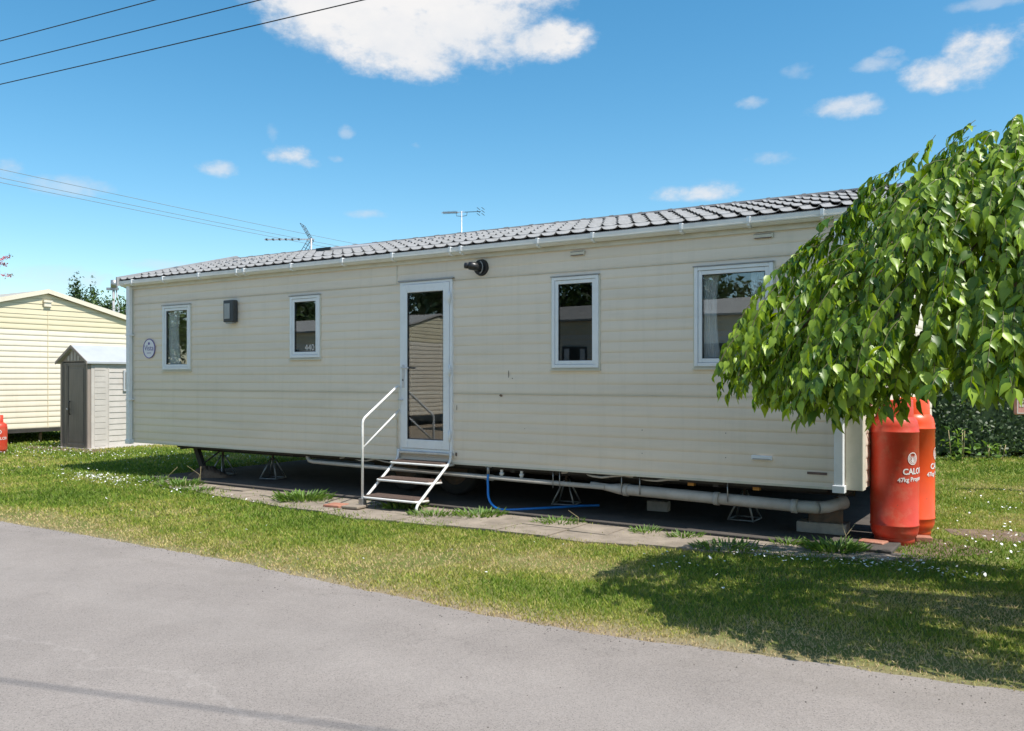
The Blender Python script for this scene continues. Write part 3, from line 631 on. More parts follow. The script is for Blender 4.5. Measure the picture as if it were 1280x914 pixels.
    v = MB(); v.box(-.455, -.016, .612, -.285, -.010, .634); v.build('badge', M['badge'], root)
    pq = MB(); cx, cz = -10.02, 1.90
    n = 36; vs = [(cx, -.020, cz)] + [(cx + .135 * math.cos(2 * math.pi * k / n), -.018, cz + .138 * math.sin(2 * math.pi * k / n)) for k in range(n)] + [(cx + .138 * math.cos(2 * math.pi * k / n), -.008, cz + .141 * math.sin(2 * math.pi * k / n)) for k in range(n)]
    pq.add(vs, [(0, 1 + k, 1 + (k + 1) % n) for k in range(n)] + [(1 + k, 1 + n + k, 1 + n + (k + 1) % n, 1 + (k + 1) % n) for k in range(n)]); po = pq.build('name_plaque', M['plaque'], root)
    rr = MB(); rr.tube([(cx + .137 * math.cos(2 * math.pi * k / 40), -.017, cz + .140 * math.sin(2 * math.pi * k / 40)) for k in range(41)], .0075, 6); 
    rr.tube([(cx + .0, -.019, cz + .075), (cx + .0, -.024, cz + .075)], .020, 12)
    vs, fs = text_mesh('Vista', .115); wd = max(v.x for v in vs)
    rr.add([(cx - wd / 2 + v.x, -.0225, cz - .028 + v.y) for v in vs], fs); rr.box(cx - .05, -.0225, cz - .070, cx + .05, -.0208, cz - .062); rr.build('lettering', M['violet'], po)
    # scuffs on the boards
    for (sx, sz, w_, h_) in ((-3.63, 1.50, .012, .10), (-3.58, 1.46, .02, .012), (-3.73, 1.275, .05, .03), (-4.33, 1.13, .010, .07), (-3.42, .92, .008, .012), (-2.05, .95, .010, .012), (-1.2, .95, .010, .012), (-1.2, .72, .01, .012), (-2.05, .72, .01, .012), (-4.34, .60, .035, .05)):
        vs = [(sx + w_ * .5 * math.cos(a) * random.uniform(.6, 1.2), -.0135, sz + h_ * .5 * math.sin(a) * random.uniform(.7, 1.1)) for a in [k * math.pi / 4 for k in range(8)]]; MB().add(vs, [tuple(range(8))]).build('scuff_mark', M['rusty'], body)
    # underfloor, chassis, wheels, steady
    u = MB(); u.box(L0 + .02, .01, ZB - .01, L1 - .01, WD - .02, ZB + .012); u.build('floor', M['under'], root)
    ch = MB()
    for t in (.42, 2.0, 3.7): ch.box(-9.45, t, .385, -.15, t + .06, .494)
    for s_ in [-9.40 + i * 1.15 for i in range(9)]: ch.box(s_, .06, .43, s_ + .05, WD - .1, .4935)
    ch.box(-9.45, .05, .455, -.3, .09, .4935)
    ch.box(-6.3, .8, .25, -5.6, 1.6, .384); ch.box(-3.4, 1.0, .28, -2.3, 1.9, .384)
    
    cho = ch.build('chassis', M['chassis'], root)
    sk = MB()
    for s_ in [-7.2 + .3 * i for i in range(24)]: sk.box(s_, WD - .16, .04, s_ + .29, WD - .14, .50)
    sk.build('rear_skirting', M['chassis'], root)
    cs = MB(); cs.prismx([(.02, 0), (.10, 0), (.10, .05), (.02, .05)], 0, .01); 
    cs = MB(); m4 = Matrix.Translation((-9.35, .30, .46)) @ Matrix.Rotation(R(-28), 4, 'Y'); cs.box(-.04, -.03, -.44, .04, .03, 0, m4); cs.tube([(-9.2, .3, .20), (-8.75, .35, .47)], .012, 6); cs.build('corner_steady', M['chassis'], root)
    for (ws, wy) in ((-4.78, .62), (-5.55, .62), (-4.78, 3.2), (-5.55, 3.2)):
        wm = MB(); prof = [(.20, -.08), (.30, -.085), (.325, -.06), (.33, 0), (.325, .06), (.30, .085), (.20, .08)]
        V = []; F = []; n = 32
        for (r, y) in prof: V += [(ws + r * math.cos(2 * math.pi * k / n), wy + y, .37 + r * math.sin(2 * math.pi * k / n)) for k in range(n)]
        for i in range(len(prof) - 1): F += [(i * n + k, i * n + (k + 1) % n, (i + 1) * n + (k + 1) % n, (i + 1) * n + k) for k in range(n)]
        wh = wm.add(V, F, True).build('wheel', M['rubber'], root)
        rm = MB(); pr = [(.0, -.045), (.05, -.05), (.09, -.035), (.13, -.05), (.17, -.03), (.20, -.075)]; V = []; F = []
        for (r, y) in pr: V += [(ws + max(r, .001) * math.cos(2 * math.pi * k / n), wy + y, .37 + max(r, .001) * math.sin(2 * math.pi * k / n)) for k in range(n)]
        for i in range(len(pr) - 1): F += [(i * n + k, i * n + (k + 1) % n, (i + 1) * n + (k + 1) % n, (i + 1) * n + k) for k in range(n)]
        rm.add(V, F, True).build('rim', M['rusty'], wh)
    # waste pipes slung below the wall
    p = MB(); p.tube([(-6.82, .10, .50), (-6.82, .10, .43), (-6.78, .09, .395), (-6.70, .08, .385), (-2.50, .06, .345)], .026, 10)
    for x in (-3.95, -2.62): p.tube([(x - .05, .085, .357), (x + .05, .085, .352)], .036, 10)
    wp = p.build('waste_pipe', M['pvc'], root)
    for x in (-3.78, -3.52): k = MB(); k.tube([(x, .08, .50), (x, .08, .37)], .017, 8); k.tube([(x, .08, .42), (x, .08, .395)], .026, 8); k.build('inlet', M['upvc'], wp)
    for x in (-3.1, -3.02, -2.3, -2.1, -1.2): k = MB(); k.tube([(x, .04, .5), (x, .04, .30)], .006, 4); k.build('hanger', M['metal'], wp)
    p = MB(); p.tube([(-2.62, .08, .36), (-2.45, .09, .34), (-2.35, .10, .335), (-.55, .12, .30), (-.45, .13, .30), (-.38, .16, .30)], [.03, .04, .056, .056, .057, .058], 16)
    p.tube([(-.40, .13, .30), (-.33, .20, .305), (-.24, .34, .33)], .055, 16, False); p.tube([(-.27, .30, .325), (-.22, .37, .337)], .064, 16, False)
    for x in (-2.30, -1.35, -.62): p.tube([(x, .10, .332 - (x + 2.3) * .018), (x + .05, .10, .331 - (x + 2.3) * .018)], .064, 16)
    p.build('soil_pipe', M['pvc'], root)
    k = MB(); k.box(-1.62, .10, .42, -1.56, .16, .47); k.build('pipe_clamp', M['orange'], root); k = MB(); k.box(-.98, .10, .42, -.92, .16, .47); k.build('pipe_clamp', M['orange'], root)
    c = MB(); c.tube([(-3.0 + i * .12, .05 + .02 * math.sin(i), .465 + .018 * math.sin(i * 1.3)) for i in range(12)], .012, 6); c.build('loose_cable', M['pvc'], root); c = MB(); c.tube([(-6.2 + i * .15, .05 + .02 * math.sin(i), .46 + .02 * math.sin(i * 1.9)) for i in range(8)], .010, 6); c.build('loose_cable', M['pvc'], root)
    return root
build_caravan()

# ------------------------------------------------------------------ steps to the door
def build_steps():
    root = empty('entry_steps', W(-4.77, 0), ROT, 'white tubular steps with three brown treads and one handrail below the caravan door', 'steps')
    hw = .375
    for i, (t, z) in enumerate(((-.66, .125), (-.43, .30), (-.20, .478))):
        m = MB(); m.box(-hw + .015, t, z, hw - .015, t + .235, z + .028)
        for k in range(5): m.box(-hw + .02, t + .02 + k * .042, z + .028, hw - .02, t + .045 + k * .042, z + .032)
        tr = m.build('tread', M['tread'], root)
        e = MB(); e.tube([(-hw - .012, t + .20, z - .004), (-hw, t - .005, z + .004), (-hw + .03, t - .014, z + .004), (hw - .03, t - .014, z + .004), (hw, t - .005, z + .004), (hw + .012, t + .20, z - .004)], .013, 8); e.build('tread_edge', M['rail'], tr)
    for sx in (-1, 1):
        x = sx * (hw + .012); m = MB()
        m.tube([(x, -.055, .63), (x, -.06, .55), (x, -.09, .50), (x, -.645, .10), (x, -.665, .07), (x, -.668, .005)], .016, 10); m.build('stringer', M['rail'], root)
    h = MB(); x = -hw - .012
    h.tube([(x, -.668, .02), (x, -.668, .96), (x, -.655, .995), (x, -.63, 1.02), (x, -.10, 1.35), (x, -.07, 1.363), (x, -.045, 1.355), (x, -.032, 1.33), (x, -.03, .52)], .0145, 10)
    h.tube([(x, -.665, .68), (x, -.035, 1.09)], .011, 8); h.build('handrail', M['rail'], root)
    f = MB(); f.box(x - .03, -.70, .02, x + .03, -.635, .12); f.build('foot', M['metal'], root)
build_steps()

# ------------------------------------------------------------------ gas cylinders
def bend_text(txt, size, r, a0, z, bold=0.0, slope=0.0):
    vs, fs = text_mesh(txt, size, bold)
    out = []
    for v in vs:
        a = a0 + v.x / r; out.append((r * math.sin(a), -r * math.cos(a), z + v.y + v.x * slope))
    return out, fs
def big_cylinder(name, loc, rz, m, label, ring_h=.13):
    root = empty(name, loc, rz, label, 'gas cylinder', 'tall red gas cylinders at the right end of the caravan')
    r = .200
    b = MB(); b.lathe([(.10, .035), (.15, .045), (.182, .075), (.197, .12), (r, .165), (r + .0035, .168), (r + .0035, .178), (r, .182), (r, .985), (r + .0035, .988), (r + .0035, .998), (r, 1.002), (.197, 1.045), (.185, 1.09), (.16, 1.122), (.12, 1.142), (.05, 1.15)], 56); b.build('body', m, root)
    f = MB(); f.lathe([(.150, .06), (.158, .0), (.168, .0), (.166, .06)], 40); f.build('foot_ring', m, root)
    # shroud: collar with a gap, valve inside
    s = MB(); n = 40; V = []; F = []
    for k in range(n + 1):
        a = R(28 + 304 * k / n)
        for (rr, z) in ((.158, 1.118), (.152, 1.265), (.146, 1.275), (.140, 1.265), (.146, 1.118)): V.append((rr * math.sin(a), rr * math.cos(a), z))
    for k in range(n):
        for j in range(4): q = k * 5 + j; F.append((q, q + 5, q + 6, q + 1))
    s.add(V, F, True).build('shroud', m, root)
    v = MB(); v.tube([(0, 0, 1.14), (0, 0, 1.215)], .022, 12); v.tube([(0, 0, 1.19), (-.09, .01, 1.19)], .014, 10); v.tube([(0, 0, 1.215), (0, 0, 1.24)], .03, 12); v.build('valve', M['brass'], root)
    t = MB(); az = R(19)
    vs, fs = bend_text('CALOR', .072, r + .003, az, .628, .0022, .03); t.add(vs, fs)
    vs, fs = bend_text('47kg Propane', .052, r + .003, az - R(12), .562, .0016, .05); t.add(vs, fs)
    ac, zc = az + R(27), .765
    def on(u, w_, d=.004): a = ac + u / r; return ((r + d) * math.sin(a), -(r + d) * math.cos(a), zc + w_)
    def band(r0, r1, a0, a1, n=26):
        V = []
        for k in range(n + 1):
            a = R(a0 + (a1 - a0) * k / n); V += [on(r0 * math.cos(a), r0 * 1.1 * math.sin(a)), on(r1 * math.cos(a), r1 * 1.1 * math.sin(a))]
        t.add(V, [(2 * k, 2 * k + 1, 2 * k + 3, 2 * k + 2) for k in range(n)])
    band(.043, .050, 0, 360); band(.031, .038, 130, 410); band(.018, .025, 130, 410)
    t.add([on(-.006, -.03), on(.006, -.03), on(.008, 0), on(0, .026), on(-.008, 0)], [(0, 1, 2, 3, 4)])
    t.build('lettering', M['white_ink'], root)
    return root
b1 = big_cylinder('gas_cylinder', (3.402, 7.75, 0), math.atan2(-3.402, 7.75) , M['red'], 'tall faded red gas cylinder nearest the road, in front of its twin')
b2 = big_cylinder('gas_cylinder', (3.70, 8.075, .012), math.atan2(-3.70, 8.075) + R(33), M['red2'], 'brighter orange red tall gas cylinder half hidden behind the other')
def small_cyl():
    root = empty('gas_cylinder', (-9.97, 16.9, 0), R(31), 'small bright red gas cylinder on the grass beside the neighbouring caravan at the left edge', 'gas cylinder')
    r = .16; b = MB(); b.lathe([(.10, .02), (.14, .03), (r, .09), (r, .50), (.15, .56), (.10, .60), (.02, .61)], 36); b.build('body', M['red'], root)
    s = MB(); s.lathe([(.09, .59), (.088, .74), (.082, .74), (.084, .59)], 28); s.build('shroud', M['red'], root)
    t = MB(); vs, fs = bend_text('CALOR', .075, r + .003, R(-25), .27, .0015); t.add(vs, fs)
    V = []; 
    for k in range(25):
        a = R(360 * k / 24); 
        for q in (.028, .042): aa = R(6) + q * math.cos(a) / r; V.append(((r + .004) * math.sin(aa), -(r + .004) * math.cos(aa), .42 + q * math.sin(a)))
    t.add(V, [(2 * k, 2 * k + 1, 2 * k + 3, 2 * k + 2) for k in range(24)]); t.build('lettering', M['white_ink'], root)
    t = MB(); t.tube([(0, 0, .60), (0, 0, .70)], .02, 10); t.build('valve', M['brass'], root)
small_cyl()
# regulator on the end wall, with its hoses
def regulator():
    root = empty('gas_regulator', W(.02, .34, 1.28), ROT, 'grey gas changeover regulator with black hoses on the end wall above the cylinders', 'regulator')
    m = MB(); m.box(0, -.05, -.05, .05, .05, .05); m.tube([(.05, 0, 0), (.10, 0, 0)], .045, 16); m.build('body', M['metal'], root, .006)
    h = MB(); h.tube([(.04, -.06, 0), (.05, -.12, -.03), (.10, -.14, -.09), (.18, -.06, -.10), (.20, .05, -.09)], .011, 8); h.tube([(.04, .06, 0), (.06, .16, .0), (.18, .32, -.06), (.26, .45, -.10)], .011, 8)
    h.tube([(.04, 0, -.05), (.045, 0, -.3), (.04, .01, -.62)], .010, 8); h.build('hose', M['rubber'], root)
regulator()

# ------------------------------------------------------------------ things under the caravan
def stand(s, t, h, label, rz=0.0):
    root = empty('axle_stand', W(s, t, .035), ROT + rz, label, 'axle stand', 'triangular steel stands under the caravan')
    w = .13
    m = MB(); fe = [(-w, -w), (w, -w), (w, w), (-w, w)]
    for (x, y) in fe: m.tube([(x * .12, y * .12, h - .05), (x, y, .005)], .0105, 6)
    m.build('leg', M['metal'], root)
    m = MB()
    for a, b in zip(fe, fe[1:] + fe[:1]): m.tube([(a[0], a[1], .012), (b[0], b[1], .012)], .009, 6)
    m.build('base_frame', M['metal'], root)
    m = MB(); m.tube([(0, 0, h - .09), (0, 0, h - .005)], .016, 8); m.box(-.045, -.03, h - .006, .045, .03, h); m.build('head', M['rusty'], root)
stand(-9.0, .50, .345, 'leftmost steel stand under the caravan beside the sloping strut')
stand(-8.02, .58, .345, 'second steel stand from the left under the caravan, over bare concrete', .3)
stand(-3.30, .68, .345, 'steel stand behind the end of the blue hose', .2)
stand(-1.26, .72, .345, 'rightmost steel stand behind the thick grey waste pipe')
def block(s, t, sx, sy, sz, rz, m, label, name='concrete_block', z=.036, cat='block'):
    b = MB(); b.box(-sx / 2, -sy / 2, 0, sx / 2, sy / 2, sz); o = b.build(name, m, None, .008); o.location = W(s, t, z); o.rotation_euler.z = ROT + rz; tag(o, label, cat); return o
block(-2.22, .78, .23, .11, .11, .1, M['block'], 'pale concrete block on the base under the caravan near the blue hose end')
block(-.42, .42, .44, .22, .10, .05, M['block'], 'dirty concrete block lying under the right end of the caravan')
block(-.40, .44, .30, .20, .16, .2, M['rusty'], 'dark rusty jack box on the block under the right end', 'jack_box', .137, 'jack')
block(.06, .16, .22, .16, .045, -.15, M['brick'], 'red clay paver half under the front gas cylinder', 'clay_paver', .002, 'paver')
block(.40, .60, .14, .12, .05, .3, M['brick'], 'small red paver on the grass beside the rear gas cylinder', 'clay_paver', .002, 'paver')
block(-5.43, -.80, .22, .20, .030, .12, M['brick'], 'flat red paving brick beside the foot of the steps, further from the steps', 'paving_brick', .018, 'brick')
block(-5.19, -.76, .22, .20, .030, .10, M['concrete'], 'flat grey paving brick next to the handrail foot', 'paving_brick', .018, 'brick')
def stone_heap():
    V = []; F = []; n = 20; rings = 6
    for j in range(rings + 1):
        for k in range(n):
            a = 2 * math.pi * k / n; rr = (1 - j / rings); q = .30 * rr * (1 + .18 * math.sin(3 * a + j)); V.append((q * math.cos(a) * 1.3, q * math.sin(a) * .8, .13 * (1 - rr ** 1.6) * (1 + .3 * math.sin(5 * a + 2 * j)) * (0 if j == 0 else 1)))
    for j in range(rings):
        for k in range(n): F.append((j * n + k, j * n + (k + 1) % n, (j + 1) * n + (k + 1) % n, (j + 1) * n + k))
    o = MB().add(V, F, True).build('soil_heap', M['soil']); o.location = W(-9.05, .28, .03); o.rotation_euler.z = ROT; tag(o, 'low dark heap of soil at the foot of the sloping strut', 'soil heap')
stone_heap()
def hose():
    root = empty('garden_hose', W(-3.92, .05, .36), ROT, 'bright blue water hose curving from the pipe tap down onto the concrete', 'hose')
    P = [(0, -.03, .05), (0, -.04, -.02), (.01, -.05, -.10), (.05, -.10, -.20), (.12, -.14, -.27), (.22, -.15, -.315), (.34, -.10, -.32), (.52, .06, -.313), (.70, .28, -.312), (.86, .50, -.31), (1.02, .66, -.31)]
    def cr(p):
        out = []
        for i in range(len(p) - 1):
            a = Vector(p[max(i - 1, 0)]); b = Vector(p[i]); c = Vector(p[i + 1]); d = Vector(p[min(i + 2, len(p) - 1)])
            for k in range(6):
                u = k / 6; out.append(.5 * ((2 * b) + (c - a) * u + (2 * a - 5 * b + 4 * c - d) * u * u + (3 * b - a - 3 * c + d) * u ** 3))
        return out + [Vector(p[-1])]
    m = MB(); m.tube(cr(P), .0135, 10); m.build('tube', M['hose'], root)
    m = MB(); m.tube([(0, -.03, .04), (0, -.03, .14)], .018, 10); m.tube([(-.04, -.03, .12), (.04, -.03, .12)], .009, 8); m.build('tap', M['metal'], root)
hose()

# ------------------------------------------------------------------ shed
def build_shed():
    root = empty('plastic_shed', W(-15.89, 2.27), ROT, 'small beige plastic shed with dark brown double door and grey pitched roof', 'shed')
    hw, H, D, P = .50, 1.80, 1.75, 2.11
    w = MB()
    for (a0, a1) in ((.05, .42),): w.box(hw - .03, a0, .0, hw + .012, a1, H)
    z = .02
    while z < H - .02:
        w.prism([(hw - .03, z), (hw + .016, z), (hw + .006, z + .118), (hw - .03, z + .118)], .44, D); z += .12
    for k in range(14): w.box(hw + .012, .12, .06 + k * .12, hw + .018, .36, .165 + k * .12)
    w.box(-hw, 0.02, 0, -hw + .03, D, H); w.box(-hw, D - .03, 0, hw - .03, D, H); w.box(hw - .03, .42, 0, hw + .02, .44, H)
    w.build('wall', M['shed_wall'], root)
    cp = MB()
    for x in (-hw, hw - .07): cp.box(x, -.025, 0, x + .07, .05, H)
    cp.build('door_post', M['shed_trim'], root, .008)
    d = MB(); d.box(-hw + .075, -.012, .03, hw - .075, .02, H - .02); dr = d.build('door', M['shed_door'], root)
    p = MB(); p.ring(-hw + .10, .07, -.26, H - .06, .02, -.022, -.012); p.ring(-.24, .07, hw - .10, H - .06, .03, -.024, -.012)
    p.box(-.18, -.020, .14, hw - .16, -.012, H - .14); p.build('door_panel', M['shed_door'], dr, .006)
    p = MB(); p.tube([(-.13, -.03, .70), (-.13, -.055, .73), (-.13, -.055, .95), (-.13, -.03, .98)], .014, 6); p.build('handle', M['black'], dr)
    p = MB(); p.tube([(-.25, -.03, .82), (-.18, -.04, .80)], .016, 8); p.build('lock', M['alu'], dr)
    gb = MB(); gb.prism([(-hw - .03, H), (hw + .03, H), (0, P - .02)], -.02, .04); gbo = gb.build('gable', M['shed_trim'], root)
    v = MB()
    for x in (-.22, -.10, .02, .14): v.box(x, -.027, H + .02, x + .06, -.0195, H + .02 + (.22 if abs(x + .03) < .15 else .10))
    v.build('gable_slat', M['shed_wall'], gbo)
    for sgn in (-1, 1):
        r = MB(); r.prism([(0, P + .03), (sgn * (hw + .07), H - .005), (sgn * (hw + .07), H - .045), (0, P - .02)], -.08, D + .08); ro = r.build('roof', M['shed_roof'], root)
        b = MB(); b.prism([(0, P + .036), (sgn * (hw + .08), H - .0), (sgn * (hw + .08), H - .055), (0, P - .03)], -.095, -.0805); b.build('bargeboard', M['shed_trim'], ro)
    wn_ = MB(); m4 = Matrix.Rotation(R(90), 4, 'Z'); fr = MB(); fr.ring(.75, 1.18, 1.20, 1.62, .04, -.03, .0)
    o = fr.build('window', M['shed_roof'], root); o.rotation_euler.z = R(90); o.location = (hw + .016, 0, 0)
    gl = MB(); gl.box(.785, -.012, 1.215, 1.165, -.006, 1.585); gl.build('pane', M['glass_dull'], o)
    bs = MB(); bs.box(-hw - .05, -.05, -.02, hw + .12, D + .12, .018); bs.build('plinth', M['shed_wall'], root)
build_shed()

# ------------------------------------------------------------------ neighbouring caravans
def simple_caravan(loc, rz, length, label, face='gable', group=None, m_low='nb_cream', windows=True, zb=.33, eave=2.88, peak=3.37, hw=1.97):
    root = empty('static_caravan', loc, rz, label, 'static caravan', group)
    # local: gable at x=0 facing +x, length toward -x, y from 0 to 2*hw
    def wallmesh(z0, z1, fn):
        mb = MB()
        def place(m2, mtx):
            o = len(mb.v); mb.v += [tuple(mtx @ Vector(v)) for v in m2.v]; mb.f += [tuple(i + o for i in f) for f in m2.f]; mb.sm += m2.sm
        for (ln, mt) in ((2 * hw, Matrix.Rotation(R(90), 4, 'Z')), (length, Matrix.Translation((-length, 0, 0))), (2 * hw, Matrix.Translation((-length, 2 * hw, 0)) @ Matrix.Rotation(R(-90), 4, 'Z')), (length, Matrix.Translation((0, 2 * hw, 0)) @ Matrix.Rotation(R(180), 4, 'Z'))):
            e = MB(); siding(e, 0, ln, z0, z1, .122, .011, (), phase=0); place(e, mt)
        return mb
    wallmesh(zb, 2.53, None).build('lower_wall', M[m_low], root)
    up = wallmesh(2.53, eave, None)
    # gable triangles as stepped boards
    z = eave
    while z < peak - .02:
        f = (peak - z) / (peak - eave); f2 = max(0, (peak - z - .118) / (peak - eave)); y0, y1 = hw - hw * f, hw + hw * f; a0, a1 = hw - hw * f2, hw + hw * f2
        for x, s_ in ((0, 1), (-length, -1)):
            up.add([(x + s_ * .014, y0, z), (x + s_ * .014, y1, z), (x + s_ * .002, a1, min(z + .118, peak)), (x + s_ * .002, a0, min(z + .118, peak))], [(0, 1, 2, 3)]); up.add([(x, y0, z), (x, y1, z), (x + s_ * .014, y1, z), (x + s_ * .014, y0, z)], [(0, 1, 2, 3)])
        z += .122
    up.build('upper_wall', M['nb_yellow'], root)
    for sg in (0, 1):
        def yy(v): return v if sg == 0 else 2 * hw - v
        r = MB(); r.prismx([(yy(-.10), eave + .0), (yy(hw), peak + .035), (yy(hw), peak + .085), (yy(-.10), eave + .05)], -length - .06, .07); ro = r.build('roof', M['nb_roof'], root)
        b = MB(); b.prismx([(yy(-.13), eave - .05), (yy(hw), peak + .0), (yy(hw), peak + .095), (yy(-.13), eave + .06)], .071, .09); b.build('bargeboard', M['nb_cream'], ro)
    v = MB(); v.box(.015, hw - .08, peak - .30, .06, hw + .08, peak - .20); v.box(.015, hw - .10, peak - .205, .08, hw + .10, peak - .16); v.build('gable_vent', M['nb_cream'], root)
    for y in (hw + .02, .62): v = MB(); v.box(.012, y, zb, .019, y + .012, peak - .4 if y > 1 else eave); v.build('joint_strip', M['nb_yellow'], root)
    c = MB(); c.box(-length, .02, zb - .08, .0, .10, zb - .002); c.box(-.1, .02, zb - .08, .02, 2 * hw, zb - .002); c.box(-length, 2 * hw - .1, zb - .08, 0, 2 * hw - .02, zb - .003); c.box(-length, .6, zb - .10, 0, .7, zb - .004); c.box(-length + .02, .05, zb - .004, -.02, 2 * hw - .05, zb + .05)
    c.build('chassis', M['chassis'], root)
    for (x, y) in ((-.15, .65), (-.15, 1.9), (-.15, 3.2), (-3, .65), (-6, .65)): l = MB(); l.tube([(x, y, .0), (x + .03, y, zb - .06)], .035, 6); l.build('leg', M['rusty'], root)
    l = MB(); l.tube([(.0, .95, .02), (.05, .45, zb - .05)], .02, 6); l.build('brace', M['rusty'], root)
    if windows:
        for (x0, x1, z0, z1) in ((-1.9, -.5, 1.35, 2.25), (-3.6, -2.9, 1.6, 2.25), (-5.4, -4.6, .5, 2.35), (-7.3, -6.4, 1.35, 2.25), (-9.6, -8.3, 1.35, 2.25)):
            if x0 < -length + .2: continue
            f = MB(); f.ring(x0, z0, x1, z1, .05, -.035, .0); wo = f.build('window', M['dark_grey'], root)
            gl = MB(); gl.box(x0 + .05, -.022, z0 + .05, x1 - .05, -.018, z1 - .05); gl.build('pane', M['black'], wo)
            cu = MB(); cu.box(x0 + .055, -.0262, z0 + .055, x0 + .055 + (x1 - x0) * .2, -.024, z1 - .055); cu.box(x1 - .055 - (x1 - x0) * .2, -.0262, z0 + .055, x1 - .055, -.024, z1 - .055); cu.build('curtain', M['curtain'], wo)
    return root
simple_caravan(W(-18, .87), ROT, 9.5, 'pale cream and yellow caravan behind the shed, its gable end in full sun')
# opposite side of the road, seen in the windows
simple_caravan(W(-12.3, -11.3), ROT + math.pi, 9.5, 'cream caravan across the road, mirrored in the window panes', group='caravans across the road')
simple_caravan(W(-24.6, -11.6), ROT + math.pi, 9.5, 'cream caravan across the road, further left than its neighbour', group='caravans across the road')
simple_caravan(W(1.0, -12.0), ROT + math.pi, 9.5, 'cream caravan across the road, behind the viewer', group='caravans across the road')

# ------------------------------------------------------------------ leaves
LT = np.array([(0, 0, 0), (-.24, .20, .06), (0, .25, 0), (.24, .20, .06), (-.27, .45, .09), (0, .55, -.01), (.27, .45, .09), (-.13, .78, .03), (0, .82, -.05), (.13, .78, .03), (0, 1.10, -.14)], dtype=float)
LF = np.array([(0, 2, 1), (0, 3, 2), (1, 2, 5), (1, 5, 4), (2, 3, 6), (2, 6, 5), (4, 5, 8), (4, 8, 7), (5, 6, 9), (5, 9, 8), (7, 8, 10), (8, 9, 10)], dtype=int)
LT4 = np.array([(0, 0, 0), (-.28, .45, .04), (.28, .45, .04), (0, 1, 0)], dtype=float); LF4 = np.array([(0, 2, 1), (1, 2, 3)], dtype=int)
def leaves(name, P, D, N, S, m, parent, rnd, T=LT, Fc=LF, smooth=False):
    """P origin, D direction of the midrib, N face normal, S length"""
    D = D / np.linalg.norm(D, axis=1, keepdims=True); X = np.cross(D, N); X /= np.linalg.norm(X, axis=1, keepdims=True) + 1e-9; Z = np.cross(X, D)
    n, k = len(P), len(T)
    V = P[:, None, :] + (T[None, :, 0, None] * X[:, None, :] + T[None, :, 1, None] * D[:, None, :] + T[None, :, 2, None] * Z[:, None, :]) * S[:, None, None]
    F = Fc[None] + (np.arange(n) * k)[:, None, None]
    return np_mesh(name, V.reshape(-1, 3), F.reshape(-1, 3), m, parent, np.repeat(rnd, k), smooth)

